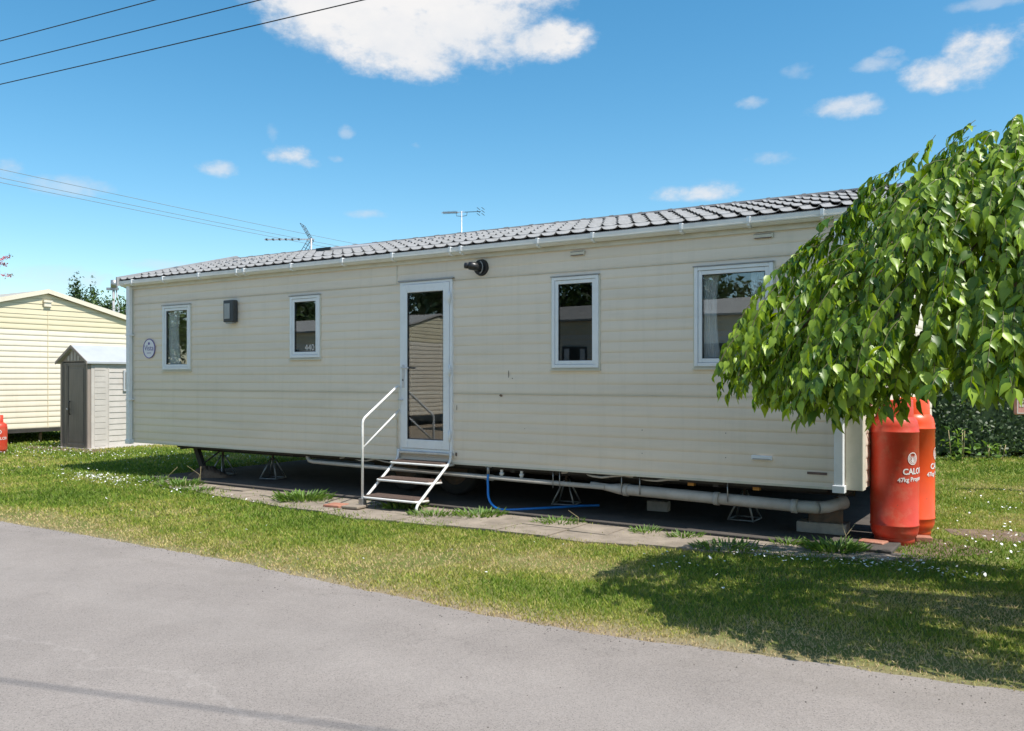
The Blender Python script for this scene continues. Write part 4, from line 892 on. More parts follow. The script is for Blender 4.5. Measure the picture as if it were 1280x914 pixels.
def weeping_tree():
    cx, cy = 3.12, 5.38
    root = empty('weeping_tree', (cx, cy, 0), 0, 'weeping tree with long drooping bright green leaves overhanging the right end of the caravan', 'tree')
    tr = MB(); tr.tube([(0.50, .1, -.05), (.46, .09, .3), (.38, .06, .9), (.22, .03, 1.5), (.06, 0, 2.05), (-.02, 0, 2.35)], [.12, .095, .085, .08, .07, .05], 14); tr.build('trunk', M['bark'], root)
    rg = random.Random(5)
    rr = [0, .25, .5, .81, 1.12, 1.40, 1.52, 1.58]; hh = [3.06, 3.02, 2.90, 2.68, 2.42, 2.08, 1.74, 1.47]
    P = []; D = []; N = []; S = []; RN = []
    br = MB(); tw = MB()
    bumps = [(rg.uniform(0, 6.28), rg.uniform(.5, 1.6), rg.uniform(-.10, .14)) for _ in range(16)]
    def Rf(phi):
        v = 1.0 + .05 * math.sin(3 * phi + 1) + .04 * math.sin(7 * phi)
        for (a, w_, h_) in bumps: v += h_ * math.exp(-((math.atan2(math.sin(phi - a), math.cos(phi - a))) * 5) ** 2)
        return v
    NB = 34; brs = []
    for i in range(NB):
        phi = 2 * math.pi * i / NB + rg.uniform(-.08, .08); reach = rg.uniform(.75, 1.0) * Rf(phi); pts = []
        for k in range(9):
            f = k / 8; r = 1.40 * f * reach; z = 2.3 + .0 * f
            top = np.interp(r / Rf(phi), rr, hh) - .42
            z = 2.35 * (1 - f) ** 2 + (1 - (1 - f) ** 2) * top if f < 1 else top
            pts.append(Vector((r * math.cos(phi + .1 * math.sin(f * 3)), r * math.sin(phi + .1 * math.sin(f * 3)), z)))
        br.tube(pts, [.020 * (1 - .8 * k / 8) + .003 for k in range(9)], 6); brs.append(pts)
    br.build('branch', M['bark'], root)
    NS = 2400
    clump = [(rg.uniform(0, 6.28), rg.random() ** .55, rg.uniform(-.12, .10)) for _ in range(230)] + [(4.28, .40, .05), (4.05, .34, .06), (4.5, .36, .05), (4.3, .28, .05), (4.15, .47, .02), (4.6, .45, .02), (4.75, .3, .04), (3.9, .42, .04)] * 2
    for i in range(NS):
        cphi, cu, co = rg.choice(clump); phi = cphi + rg.gauss(0, .065); u = min(1.0, max(.02, cu + rg.gauss(0, .045)))
        layer = 1.0 if rg.random() < .70 else rg.uniform(.60, .93)
        if phi % 6.2832 > 3.6 and phi % 6.2832 < 5.8: layer *= .95
        q = u * 2.55        # distance along the dome from its top to its hem
        rq = float(np.interp(q, [0, .25, .55, .92, 1.36, 1.86, 2.25, 2.55], rr)); zq = float(np.interp(q, [0, .25, .55, .92, 1.36, 1.86, 2.25, 2.55], hh))
        r0 = rq * Rf(phi) * layer * .95; z0 = zq * (1 if layer > .94 else .95) - rg.uniform(-.02, .12)
        r0 += co * .8; z0 += co * .6
        p = Vector((r0 * math.cos(phi), r0 * math.sin(phi), z0)); rad = Vector((math.cos(phi + rg.gauss(0, .35)), math.sin(phi + rg.gauss(0, .35)), 0))
        ln = rg.uniform(.16, .46) * (1.25 if u > .6 else 1); hem = 1.36 + rg.uniform(-.08, .16) + .07 * math.sin(phi * 5)
        n = int(ln / .030); pts = [p.copy()]; slope = rg.uniform(-.15, .9) * (1.5 if u > .6 else 1); d = (rad + Vector((0, 0, -slope))).normalized()
        for k in range(n):
            d = (d + Vector((0, 0, -.14))).normalized(); p = p + d * .030; pts.append(p.copy())
            if p.z < hem: break
            for sd in ((-1, 1) if rg.random() < .5 else (rg.choice((-1, 1)),)):
                side = d.cross(Vector((0, 0, 1)))
                if side.length < .1: side = Vector((math.sin(phi), -math.cos(phi), 0))
                side.normalize()
                ld = (side * sd * rg.uniform(.1, .9) + d * .4 + Vector((rg.uniform(-.25, .25), rg.uniform(-.25, .25), -.85 + rg.uniform(-.3, .55)))).normalized()
                nn = (Vector((p.x, p.y, 0)).normalized() * rg.uniform(.2, 1.2) + Vector((rg.uniform(-.7, .7), rg.uniform(-.7, .7), rg.uniform(.2, 1.6)))).normalized()
                P.append(tuple(p)); D.append(tuple(ld)); N.append(tuple(nn)); S.append(rg.choice((rg.uniform(.040, .066), rg.uniform(.064, .106)))); RN.append(min(1, max(0, rg.gauss(.42, .32) + (.2 if k > n * .7 else 0))))
        if len(pts) > 3: tw.tube(pts[::2] + [pts[-1]], .0022, 3, False)
    # a few strands that hang further left over the caravan window
    for (dx, dy, z0, ln) in ((-1.60, .0, 1.98, .50), (-1.66, .05, 1.86, .42), (-1.52, -.1, 2.02, .5), (-1.72, -.02, 1.74, .24), (-1.3, -.5, 2.0, .62), (-1.05, -.75, 1.98, .62), (-1.15, -.85, 1.9, .55), (-1.45, -.3, 1.95, .4)):
        p = Vector((dx, dy, z0)); d = Vector((-.5, -.05, -.4)).normalized(); pts = [p.copy()]
        for k in range(int(ln / .035)):
            d = (d + Vector((0, 0, -.13))).normalized(); p = p + d * .035; pts.append(p.copy())
            for sd in (-1, 1):
                if rg.random() < .25: continue
                ld = Vector((sd * rg.uniform(.1, .6), rg.uniform(-.3, .3), -1)).normalized(); nn = Vector((rg.uniform(-.9, .2), -1, rg.uniform(0, .8))).normalized()
                P.append(tuple(p)); D.append(tuple(ld)); N.append(tuple(nn)); S.append(rg.uniform(.05, .095)); RN.append(min(1, max(0, rg.gauss(.5, .25))))
        tw.tube(pts, .003, 4, False)
    two = tw.build('twig', M['twig'], root)
    P, D, N, S, RN = map(np.array, (P, D, N, S, RN))
    leaves('crown', P, D, N, S, M['leaf'], root, RN)
    print('leaves', len(P))
weeping_tree()

def leafy_tree(name, loc, height, crown, n, leaf, label, cat='tree', m='leaf_far', trunk_r=.12, seed=1, group=None, spiky=0.0):
    """crown = list of (dx, dy, z, rx, ry, rz) clumps"""
    rg = np.random.default_rng(seed); root = empty(name, loc, 0, label, cat, group)
    t = MB(); t.tube([(0, 0, -.05), (.03, 0, height * .3), (0, .04, height * .7)], [trunk_r, trunk_r * .75, trunk_r * .3], 10)
    for (dx, dy, z, rx, ry, rz) in crown: t.tube([(0, 0, height * .25), (dx * .5, dy * .5, z * .75), (dx, dy, z)], [trunk_r * .5, trunk_r * .3, trunk_r * .1], 6)
    t.build('trunk', M['bark'], root)
    P = []; N = []
    tot = sum(c[3] * c[4] * c[5] for c in crown)
    for (dx, dy, z, rx, ry, rz) in crown:
        k = int(n * rx * ry * rz / tot)
        # sub clumps
        sc = rg.normal(size=(max(8, k // 160), 3)); sc /= np.linalg.norm(sc, axis=1, keepdims=True); sc *= rg.uniform(.45, 1.0, (len(sc), 1))
        w = rg.integers(0, len(sc), k); q = rg.normal(size=(k, 3)) * .17 + sc[w]
        if spiky: q[:, 2] += np.abs(rg.normal(size=k)) * spiky
        P.append(q * [rx, ry, rz] + [dx, dy, z]); N.append(q + rg.normal(size=(k, 3)) * .5 + [0, 0, .5])
    P = np.concatenate(P); N = np.concatenate(N); N /= np.linalg.norm(N, axis=1, keepdims=True); k = len(P)
    D = rg.normal(size=(k, 3)) + [0, 0, -.4]
    leaves('crown', P, D, N, rg.uniform(.6, 1.3, k) * leaf, M[m], root, np.clip(rg.normal(.45, .28, k), 0, 1), LT4, LF4)
    return root
# green masses beyond the neighbouring caravan
leafy_tree('shrub', (-17.4, 40.0, 0), 3.4, [(-1.6, 0, 2.7, 1.9, 1.5, 1.6), (1.2, .3, 2.6, 1.9, 1.5, 1.6), (3.0, 0, 2.0, 1.2, 1.2, 1.6)], 22000, .20, 'sunlit green bush between the neighbouring caravan and the long caravan', 'bush', seed=3)
leafy_tree('conifer', (-26.3, 50, 0), 6.4, [(1.2, 0, 5.1, .6, .6, 1.3), (2.1, 0, 4.9, .5, .6, 1.2), (3.0, 0, 4.5, .6, .6, 1.1), (4.0, 0, 4.2, .6, .6, 1.1), (0, 0, 4.1, .7, .6, 1.2)], 14000, .16, 'dark spiky evergreen trees rising behind the roof of the neighbouring caravan', 'evergreen', 'leaf_dark', seed=4, spiky=.35)
leafy_tree('shrub', (-11.3, 26, 0), 3.6, [(0, 0, 2.8, 1.2, .9, 1.1), (1.1, .3, 2.4, 1.0, .8, 1.3), (-1.2, .2, 2.6, 1.0, .8, 1.1)], 9000, .11, 'bright green bush against the corner of the neighbouring caravan', 'bush', seed=8)
leafy_tree('shrub', (-1.5, 26.0, 0), 2.2, [(-3, 0, 1.2, 1.8, 1.0, 1.1), (0, 0, 1.2, 1.8, 1, 1.1), (3, 0, 1.2, 1.8, 1, 1.1), (6, 0, 1.2, 1.8, 1, 1.1)], 9000, .12, 'low green bushes far behind the long caravan', 'bush', 'leaf_dark', seed=9)
# trees reflected in the panes
leafy_tree('broadleaf_tree', W(-22.5, -8.8), 5, [(0, 0, 3.2, 2.2, 2.0, 1.9), (1, 1, 2.2, 1.6, 1.6, 1.5)], 9000, .16, 'round green tree on the verge across the road, mirrored in the leftmost window', seed=12)
leafy_tree('broadleaf_tree', W(-17.5, -19), 9, [(0, 0, 6, 3.5, 3, 2.6), (-3, 0, 5, 3, 3, 2.2), (3.5, 0, 5, 3, 3, 2.4)], 9000, .30, 'large dark tree behind the caravans across the road', m='leaf_dark', seed=13)
leafy_tree('broadleaf_tree', W(-29, -20), 7, [(0, 0, 4.2, 3.2, 3, 2.0), (-3, 0, 3.4, 2, 2, 1.6)], 8000, .30, 'dark tree behind the left one of the caravans across the road', m='leaf_dark', seed=15)
leafy_tree('broadleaf_tree', W(-14, -24), 7, [(0, 0, 4.4, 4, 3, 1.8), (5, 0, 3.8, 3.5, 3, 1.6)], 8000, .30, 'broad dark tree behind the middle caravan across the road', m='leaf_dark', seed=14)

def hedge():
    root = empty('hedge', (9.6, 16.6, 0), R(3), 'dark clipped evergreen hedge behind the lawn at the right', 'hedge')
    c = MB(); c.box(-4.9, -.55, .1, 7, .75, 2.35); c.build('hedge_core', M['leaf_dark'], root)
    rg = np.random.default_rng(5); n = 26000
    x = rg.uniform(-5.0, 7.1, n); z = rg.uniform(.0, 2.55, n); y = -.60 + rg.normal(0, .09, n) - .10 * np.sin(x * 2.2) * np.sin(z * 2 + x)
    top = rg.random(n) < .15; z = np.where(top, 2.45 + rg.normal(0, .07, n), z); y = np.where(top, rg.uniform(-.6, .8, n), y)
    P = np.stack([x, y, z], 1); N = np.stack([rg.normal(0, .6, n), -1 + rg.normal(0, .4, n), rg.normal(.4, .6, n)], 1); D = np.stack([rg.normal(0, 1, n), rg.normal(0, .4, n), rg.normal(-.5, .8, n)], 1)
    leaves('foliage', P, D, N, rg.uniform(.05, .10, n), M['leaf_dark'], root, np.clip(rg.normal(.35, .3, n), 0, 1), LT4, LF4)
hedge()
def red_tree():
    root = empty('blossom_tree', (-10.6, 14.2, 0), 0, 'blossom tree at the left edge whose dark red flower sprays reach into the picture', 'tree')
    t = MB(); t.tube([(0, 0, 0), (0, 0, 1.2), (.1, 0, 2.2)], [.09, .07, .04], 10)
    rg = np.random.default_rng(21); P = []; PL = []
    ends = [(2.30, 0, 3.36, .10), (2.20, .05, 3.12, .05), (-.6, .2, 2.9, .3), (-.2, -.4, 3.0, .4), (-.5, .2, 3.0, .4), (-.6, -.5, 2.6, .4), (-.5, .7, 2.6, .4), (-.4, 0, 3.3, .4), (-1.0, .1, 2.4, .4)]
    for (x, y, z, r) in ends:
        t.tube([(0, 0, 1.6), (x * .5, y * .5, z * .5 + 1.05), (x, y, z)], [.03, .012, .003], 6)
        k = 700 if r > .2 else 0
        if k: P.append(rg.normal(size=(k, 3)) * r * .5 + [x, y, z])
    t.build('trunk', M['bark'], root)
    # sprays that reach the frame
    for (x0, x1, z0, z1) in ((1.95, 2.43, 3.28, 3.45), (1.85, 2.44, 3.19, 3.13), (2.0, 2.34, 3.38, 3.31)):
        f = rg.random(130) ** .8; q = np.stack([x0 + (x1 - x0) * f, rg.normal(0, .02, 130), z0 + (z1 - z0) * f], 1) + rg.normal(size=(130, 3)) * .013; P.append(q)
        PL.append(np.array([[x1 - .01 + rg.normal() * .012, rg.normal() * .01, z1 + .012 + rg.normal() * .008] for _ in range(7)]))
    P = np.concatenate(P); n = len(P); leaves('blossom', P, rg.normal(size=(n, 3)), rg.normal(size=(n, 3)) + [0, 0, 1], rg.uniform(.02, .035, n), M['blossom'], root, rg.random(n), LT4, LF4)
    PL = np.concatenate(PL); n = len(PL); leaves('foliage', PL, rg.normal(size=(n, 3)), rg.normal(size=(n, 3)) + [0, 0, 1], rg.uniform(.03, .04, n), M['leaf_far'], root, rg.random(n), LT4, LF4)
red_tree()

# ------------------------------------------------------------------ grass, daisies, weeds
def st_of(P):
    d = P - np.array([C_.x, C_.y]); return d @ np.array([E_.x, E_.y]), d @ np.array([B_.x, B_.y])
def patch(x, y):    # slow noise 0..1 for dryness
    v = np.sin(x * 1.3 + 1.1 * np.sin(y * .9)) + np.sin(y * 1.7 + 1.3 * np.sin(x * .8 + 2)) + .6 * np.sin(x * 3.7 + y * 2.9) + .5 * np.sin(x * 6.1 - y * 5.3 + 1.2 * np.sin(x * 2.1)) + .35 * np.sin(x * 13 + y * 11) + .3 * np.sin(x * 17 - y * 15)
    return v / 4.2 * .5 + .5
def build_grass():
    V = []; RN = []
    for (y0, y1, dens, hgt, wid) in ((3.3, 6.2, 5200, .034, .0042), (6.2, 9.0, 3600, .036, .0055), (9.0, 13, 1700, .040, .008), (13, 19, 700, .046, .013), (19, 34, 150, .06, .03)):
        xl, xr = -.66 * y1 - .6, .66 * y1 + .6; n = int((xr - xl) * (y1 - y0) * dens)
        P = np.stack([RNG.uniform(xl, xr, n), RNG.uniform(y0, y1, n)], 1); s, t = st_of(P)
        # keep only what falls inside the view with a margin for other camera positions
        k = np.abs(P[:, 0]) < .66 * P[:, 1] + .6
        edge = road_edge(s); k &= t > edge - .02 + RNG.exponential(.035, n)
        sf = slab_front(s); on_slab = (s > -9.75) & (s < np.where(t < 1.0, .27, .0)) & (t > -.2) & (t < 4.36); strip = (s > -9.4) & (s < .35) & (t > sf) & (t < -.1)
        k &= ~on_slab; inv = np.clip(1 - (t - sf) / (.10 + .32 * np.clip(sn(s * 2.7, 4) + .35, 0, 1)), 0, 1) * .75 + .05 + .35 * (patch(P[:, 0] * 3.1, P[:, 1] * 3.1) > .66); k &= ~(strip & (RNG.random(n) > inv))
        for (cs, ct, rs, rt, keep) in ((1.0, 1.3, .55, .30, .15), (.55, .35, .75, .75, .6), (-15.9, 2.0, 1.5, .4, .4)):
            ins = ((s - cs) / rs) ** 2 + ((t - ct) / rt) ** 2 < 1; k &= ~(ins & (RNG.random(n) > keep))
        k &= ~((s > -16.5) & (s < -15.3) & (t > 2.2) & (t < 4.1))
        dry = patch(P[:, 0], P[:, 1]); near = np.clip((edge + .75 - t) / .75, 0, 1)
        # a worn track where people walk to the steps
        worn = np.exp(-(((s + 2.9) / .9) ** 2 + ((t + 2.55) / .45) ** 2)) + .8 * np.exp(-(((s + 1.6) / .7) ** 2 + ((t + 2.0) / .35) ** 2)) + .7 * np.exp(-(((s - 1.4) / .8) ** 2 + ((t + 1.6) / .5) ** 2))
        d = np.clip(dry ** 1.6 * 1.08 + near ** 1.1 * .72 + worn * .75 - .02, 0, 1)
        k &= RNG.random(n) > np.clip((d - .72) * 1.6, 0, .65)
        P = P[k]; d = d[k]; t = t[k]; n = len(P)
        rn = np.clip(d + RNG.normal(0, .17, n), 0, 1)
        a = RNG.uniform(0, 2 * np.pi, n); lean = RNG.uniform(.15, 1.1, n); h = hgt * RNG.uniform(.5, 1.35, n) * (1 - .45 * d); w = wid * RNG.uniform(.7, 1.3, n)
        dx, dy = np.cos(a), np.sin(a); b = RNG.uniform(0, 2 * np.pi, n)
        v0 = np.stack([P[:, 0] - np.cos(b) * w, P[:, 1] - np.sin(b) * w, np.full(n, .002)], 1); v1 = np.stack([P[:, 0] + np.cos(b) * w, P[:, 1] + np.sin(b) * w, np.full(n, .002)], 1)
        v2 = np.stack([P[:, 0] + dx * lean * h, P[:, 1] + dy * lean * h, h], 1)
        V.append(np.stack([v0, v1, v2], 1).reshape(-1, 3)); RN.append(np.repeat(rn, 3))
    V = np.concatenate(V); RN = np.concatenate(RN); F = np.arange(len(V)).reshape(-1, 3)
    o = np_mesh('grass', V, F, M['grass'], None, RN); tag(o, 'short mown lawn grass with dry straw patches along the road and around the caravan', 'grass', None, 'stuff')
    print('blades', len(F))
build_grass()
def build_daisies():
    P = []
    def cl(cs, ct, rs, rt, n):
        q = RNG.normal(size=(n, 2)) * [rs, rt] + [cs, ct]; P.append(q)
    cl(-10.2, -.65, .45, .16, 230); cl(-9.6, -.9, .5, .2, 60); cl(-.5, -.95, .35, .08, 26); cl(.1, -.85, .35, .12, 55); cl(-.9, -1.4, .4, .25, 22); cl(.55, -.75, .3, .12, 60); cl(1.9, .3, .7, .5, 130); cl(2.4, 1.3, 1.0, .7, 260)
    cl(2.6, 3.2, 1.6, 1.0, 420); cl(-12, -.6, 1.0, .5, 60); cl(-15.5, 1.2, 1.6, .5, 260); cl(-17, 4.5, 2.0, 1.2, 500); cl(-13.5, 1.8, 1.5, .5, 150); cl(-8.5, -1.0, .6, .1, 24); cl(-6.7, -1.0, .5, .1, 12); cl(-11.5, 2.6, 1.0, .6, 120); cl(-4, -2.2, 3, .7, 20)
    Q = np.concatenate(P); s, t = Q[:, 0], Q[:, 1]; k = ~((s > -9.7) & (s < .4) & (t > -.25) & (t < 4.4)) & (t > road_edge(s) + .15) & ~((s > -16.5) & (s < -15.2) & (t > 2.1) & (t < 4.2)); Q = Q[k]
    n = len(Q); base = np.array([[*W(a, b)][:2] for a, b in Q]); V = []; F = []; m = 7
    z = RNG.uniform(.035, .06, n); r = RNG.uniform(.008, .014, n); tx, ty = RNG.normal(0, .35, n), RNG.normal(-.1, .35, n)
    for i in range(n):
        o = len(V); V.append((base[i, 0], base[i, 1], z[i] + .002))
        for j in range(m): a = 2 * math.pi * j / m; q = r[i] * (1 if j % 2 else .8); V.append((base[i, 0] + q * math.cos(a), base[i, 1] + q * math.sin(a), z[i] + q * (tx[i] * math.cos(a) + ty[i] * math.sin(a))))
        for j in range(m): F.append((o, o + 1 + j, o + 1 + (j + 1) % m))
    o = np_mesh('daisies', V, F, M['daisy_w']); tag(o, 'scattered small white daisies growing in the lawn', 'daisies', None, 'stuff')
build_daisies()
def weed(s, t, r, h, n, label, z=.015, seed=1, stalks=0):
    n = int(n * 2.2); rg = np.random.default_rng(seed); root = empty('weed_clump', W(s, t, z), 0, label, 'weed', 'weeds along the edge of the concrete')
    a = rg.uniform(0, 2 * np.pi, n); q = rg.random(n) ** .5 * r; P = np.stack([q * np.cos(a) * 1.4, q * np.sin(a), np.zeros(n)], 1)
    D = np.stack([np.cos(a) * rg.uniform(.3, 1.2, n), np.sin(a) * rg.uniform(.3, 1.2, n), rg.uniform(.3, 1.4, n)], 1); N = np.stack([-np.cos(a), -np.sin(a), np.ones(n)], 1) + rg.normal(0, .3, (n, 3))
    T = LT.copy(); T[:, 0] *= .38
    leaves('foliage', P, D, N, rg.uniform(.35, .85, n) * h, M['weed'], root, np.clip(rg.normal(.5, .3, n), 0, 1), T, LF)
    if stalks:
        m = MB()
        for k in range(stalks): x, y = rg.normal(0, r * .6, 2); m.tube([(x, y, 0), (x + rg.normal(0, .04), y, h * .9), (x + rg.normal(0, .10), y, h * 1.7)], [.004, .003, .002], 4)
        m.build('stalk', M['straw'], root)
weed(-8.55, -.55, .20, .15, 60, 'grassy weed clump with pale stalks near the left end of the paving', seed=1, stalks=3)
weed(-7.95, -.75, .16, .09, 50, 'low weed clump between the two left steel stands', seed=2, stalks=1)
weed(-6.15, -.62, .24, .17, 120, 'large tufty weed clump left of the steps', seed=3)
weed(-4.75, -.45, .16, .13, 70, 'weed growing beneath the lowest tread of the steps', seed=4)
weed(-4.15, -.66, .20, .09, 80, 'low leafy weed just right of the steps', seed=5, stalks=1)
weed(-3.72, -.42, .20, .11, 90, 'leafy weed in the curve of the blue hose', seed=6)
weed(-2.80, -.36, .18, .09, 60, 'sprawling weed right of the blue hose', seed=7, stalks=1)
weed(-1.85, -.38, .10, .09, 36, 'small upright weed in front of the pale concrete block', seed=8)
weed(-1.45, -.40, .12, .09, 40, 'small weed below the thick waste pipe', seed=9)
weed(-.95, -.72, .22, .10, 80, 'broad flat weed on the paving in front of the rightmost stand', seed=10)
weed(-.14, -.30, .18, .14, 110, 'bushy bright weed at the paving corner left of the gas cylinders', seed=11, stalks=2)
weed(-.55, -.22, .12, .09, 40, 'dark low weed on the gravel under the right downpipe', seed=12)
weed(-9.35, -.42, .16, .12, 50, 'weed clump at the far left tip of the paving', seed=14)
def hedge_weeds():
    for i, (x, y, h, lb) in enumerate(((7.85, 15.3, .55, 'pale leafy weed at the hedge foot beside the rear gas cylinder'), (8.5, 15.4, .28, 'low bright weed at the hedge foot, second from the cylinders'), (9.3, 15.45, .40, 'upright seed stalks at the foot of the hedge near the right edge'))):
        rg = np.random.default_rng(30 + i); root = empty('weed_clump', (x, y, 0), 0, lb, 'weed', 'weeds at the foot of the hedge')
        n = 60; P = np.stack([rg.normal(0, .14, n), rg.normal(0, .08, n), rg.uniform(0, h, n)], 1); D = np.stack([rg.normal(0, 1, n), rg.normal(0, 1, n), rg.normal(.3, .5, n)], 1)
        leaves('foliage', P, D, D[:, ::-1] + [0, 0, 1], rg.uniform(.06, .13, n), M['weed'], root, np.clip(rg.normal(.7, .2, n), 0, 1))
        m = MB()
        for k in range(5): a = rg.normal(0, .12); m.tube([(a, 0, 0), (a * 1.4, 0, h)], .006, 4)
        m.build('stalk', M['straw'], root)
hedge_weeds()

# ------------------------------------------------------------------ aerials, wires, sign
def yagi(loc, rz, scale, label, mast_h, style):
    root = empty('tv_aerial', loc, rz, label, 'aerial')
    m = MB(); m.tube([(0, 0, 0), (0, 0, mast_h)], .018 if style == 'grid' else .011, 8); m.build('mast', M['alu'], root)
    b = MB(); q_ = 1 if style == 'grid' else .5; b.box(-1.0 * scale, -.012 * q_, mast_h - .018 - .012 * q_, .06, .012 * q_, mast_h - .018 + .012 * q_); b.build('boom', M['alu'], root)
    e = MB()
    n = 12 if style == 'long' else 6
    for k in range(n):
        x = -1.0 * scale + .04 + k * (.72 * scale / n) * (1 if style == 'long' else 1.15); e.tube([(x, -.08, mast_h - .018), (x, .08, mast_h - .018)], .006 if style == 'grid' else .0035, 4); 
        if style != 'long': e.box(x - .01, -.02, mast_h - .035, x + .015, .02, mast_h + .0)
        else: e.tube([(x, 0, mast_h - .04), (x, 0, mast_h + .01)], .005, 4)
    e.build('director', M['dark_grey'], root)
    g = MB()
    if style == 'grid':
        for sg in (1, -1):
            top = (-.16 if sg > 0 else -.16, mast_h - .02 + sg * .27); bot = (.0, mast_h - .02)
            for y in (-.17, .17): g.tube([(bot[0], y, bot[1]), (top[0], y, top[1])], .0055, 4)
            for k in range(6): f = k / 5; g.tube([(bot[0] + (top[0] - bot[0]) * f, -.17, bot[1] + (top[1] - bot[1]) * f), (bot[0] + (top[0] - bot[0]) * f, .17, bot[1] + (top[1] - bot[1]) * f)], .0045, 4)
            g.tube([(bot[0], 0, bot[1]), (top[0], 0, top[1])], .006, 4)
    else:
        for z in (-.05, 0, .05): g.tube([(.30, -.10, mast_h - .02 + z), (.30, .10, mast_h - .02 + z)], .005, 4); g.tube([(.38, -.10, mast_h - .02 + z), (.38, .10, mast_h - .02 + z)], .005, 4)
        g.box(.04, -.005, mast_h - .025, .34, .005, mast_h - .015); g.tube([(-.10, 0, mast_h - .02), (-.09, 0, mast_h - .08), (0, 0, mast_h - .09), (.09, 0, mast_h - .08), (.10, 0, mast_h - .02)], .005, 5)
    g.build('reflector', M['dark_grey'], root)
def at(px, py, d): return Vector(((px - 640) / 1089 * d, d, 1.47 - (py - 472) / 1089 * d))
pm = W(-8.85, WD + .05, 0)
a1 = at(389, 298, 15.9); yagi((a1.x, a1.y, 1.6), R(-2), .86, 'television aerial with a mesh reflector behind the caravan roof', a1.z - 1.6, 'grid')
a2 = at(577, 264, 15.0); yagi((a2.x, a2.y, 1.6), R(-12), .36, 'slim long television aerial further along behind the caravan roof', a2.z - 1.6, 'long')
def distant_pole():
    p = at(142, 352, 34); root = empty('far_pole', (p.x, p.y, 0), 0, 'thin distant grey pole with a small boxy head beside the left roof corner', 'pole')
    m = MB(); m.tube([(0, 0, 0), (0, 0, p.z - .1)], .05, 8); m.tube([(.22, 0, 2.4), (.25, 0, 3.6), (.1, 0, p.z - .25)], .025, 5); m.build('pole', M['lead'], root)
    m = MB(); m.box(-.26, -.06, p.z - .34, .18, .06, p.z - .24); m.tube([(.02, 0, p.z - .24), (.02, 0, p.z + .05)], .13, 10); m.tube([(.15, 0, p.z - .05), (.55, 0, p.z - .25)], .06, 6); m.build('head', M['metal'], root)  # fitting on the mast top: a box, a drum and an arm
distant_pole()
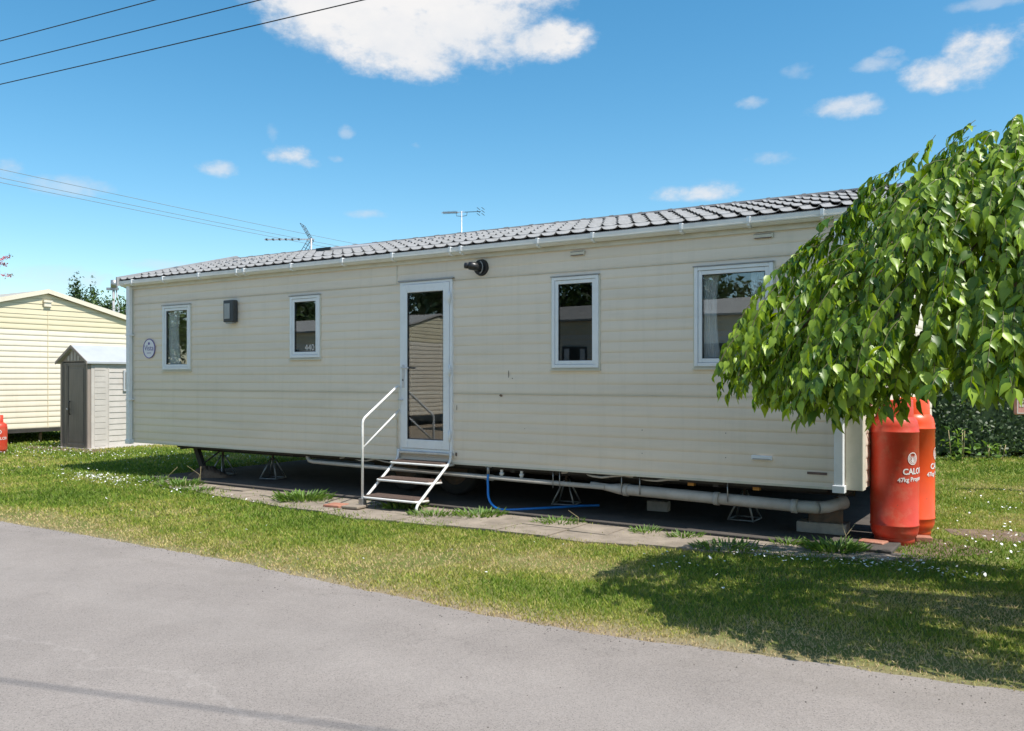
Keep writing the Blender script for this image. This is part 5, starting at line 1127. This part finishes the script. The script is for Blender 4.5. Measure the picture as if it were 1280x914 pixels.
def wires():
    d1 = Vector((.893, -.451, 0)).normalized(); p0 = Vector((-9.23, 15.7, 0)); polA = p0 - d1 * 10.2; polB = p0 + d1 * 34
    d2 = Vector((.51, .86, 0)).normalized(); polC = polA + d2 * 42
    def pole(p, label, rz):
        root = empty('utility_pole', (p.x, p.y, 0), rz, label, 'utility pole', 'utility poles outside the picture')
        m = MB(); m.tube([(0, 0, 0), (0, 0, 8.0)], [.14, .10], 12); m.build('post', M['pole'], root)
        m = MB()
        for z in (7.52, 7.10, 6.74): m.tube([(0, -.10, z), (0, -.18, z)], .03, 8)
        m.build('insulator', M['dark_grey'], root)
    pole(polA, 'timber utility pole left of the picture carrying both runs of wires', ROT); pole(polB, 'timber utility pole to the right behind the viewer', ROT); pole(polC, 'timber utility pole far behind the caravan', R(0))
    for i, (h, lb) in enumerate(((7.50, 'topmost of the three black overhead wires in the upper left sky'), (7.08, 'middle one of the three black overhead wires in the upper left sky'), (6.72, 'lowest of the three black overhead wires in the upper left sky'))):
        m = MB(); pts = []
        for k in range(41): f = k / 40; q = polA.lerp(polB, f); pts.append((q.x, q.y, h - .18 * 4 * f * (1 - f) + .16))
        m.tube(pts, .0085, 6); tag(m.build('overhead_wire', M['wire']), lb, 'wire', 'black overhead wires crossing the upper left sky')
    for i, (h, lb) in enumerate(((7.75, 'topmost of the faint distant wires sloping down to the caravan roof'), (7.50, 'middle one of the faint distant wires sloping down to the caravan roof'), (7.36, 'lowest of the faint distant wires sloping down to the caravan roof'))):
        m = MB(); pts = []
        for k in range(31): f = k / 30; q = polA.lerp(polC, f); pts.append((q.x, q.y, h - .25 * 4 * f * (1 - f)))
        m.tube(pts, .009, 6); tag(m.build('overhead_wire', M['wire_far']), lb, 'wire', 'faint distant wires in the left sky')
wires()
def rear_cable():
    m = MB(); a, b = Vector((-18.0, 7.83, 0)), Vector((21, -4.4, 0)); pts = []
    for k in range(41): f = k / 40; q = a.lerp(b, f); pts.append((q.x, q.y, 7.35 - .2 * 4 * f * (1 - f)))
    m.tube(pts, .011, 6); tag(m.build('overhead_cable', M['wire']), 'thick black bundled cable overhead whose faint shadow crosses the road', 'cable')
rear_cable()
def grit():
    n = 2600; s = RNG.uniform(-12, 4, n); t = road_edge(s) - RNG.exponential(.10, n) + .05
    n2 = 160; s = np.concatenate([s, RNG.uniform(-9, 4, n2)]); t = np.concatenate([t, RNG.uniform(-7.5, -3.6, n2)]); n += n2
    P = np.array([[*W(a, b, .004)] for a, b in zip(s, t)]); r_ = RNG.uniform(.0015, .0055, n) * RNG.uniform(.7, 1.5, n)
    T = np.array([(1, 0, 0), (-.5, .8, 0), (-.5, -.9, 0), (.1, .1, .8)]); V = P[:, None, :] + T[None] * r_[:, None, None]; Fc = np.array([(0, 1, 3), (1, 2, 3), (2, 0, 3)])
    o = np_mesh('grit', V.reshape(-1, 3), (Fc[None] + (np.arange(n) * 4)[:, None, None]).reshape(-1, 3), M['gravel']); tag(o, 'loose dark grit along the crumbling edge of the road', 'grit', None, 'stuff')
grit()
def sign():
    p = at(1268, 493, 11.0); root = empty('stone_sign', (p.x + .30, p.y, 0), 0, 'pinkish red stone sign with pale carved marks at the right edge before the hedge', 'sign')
    m = MB(); m.box(-.30, -.03, 1.0, .40, .03, 1.262); m.build('sign_face', M['sign'], root, .02)
    m = MB(); m.ring(-.285, 1.015, .385, 1.247, .012, -.034, -.029)
    rg = random.Random(3)
    for r_ in range(3):
        x = -.255
        while x < .35: w = rg.uniform(.012, .035); m.box(x, -.0345, 1.10 + r_ * .045, x + w, -.029, 1.128 + r_ * .045); x += w + .012
    m.build('carving', M['shed_wall'], root)
    m = MB(); m.box(.10, .031, 0, .18, .10, 1.2); m.build('post', M['pole'], root)
sign()
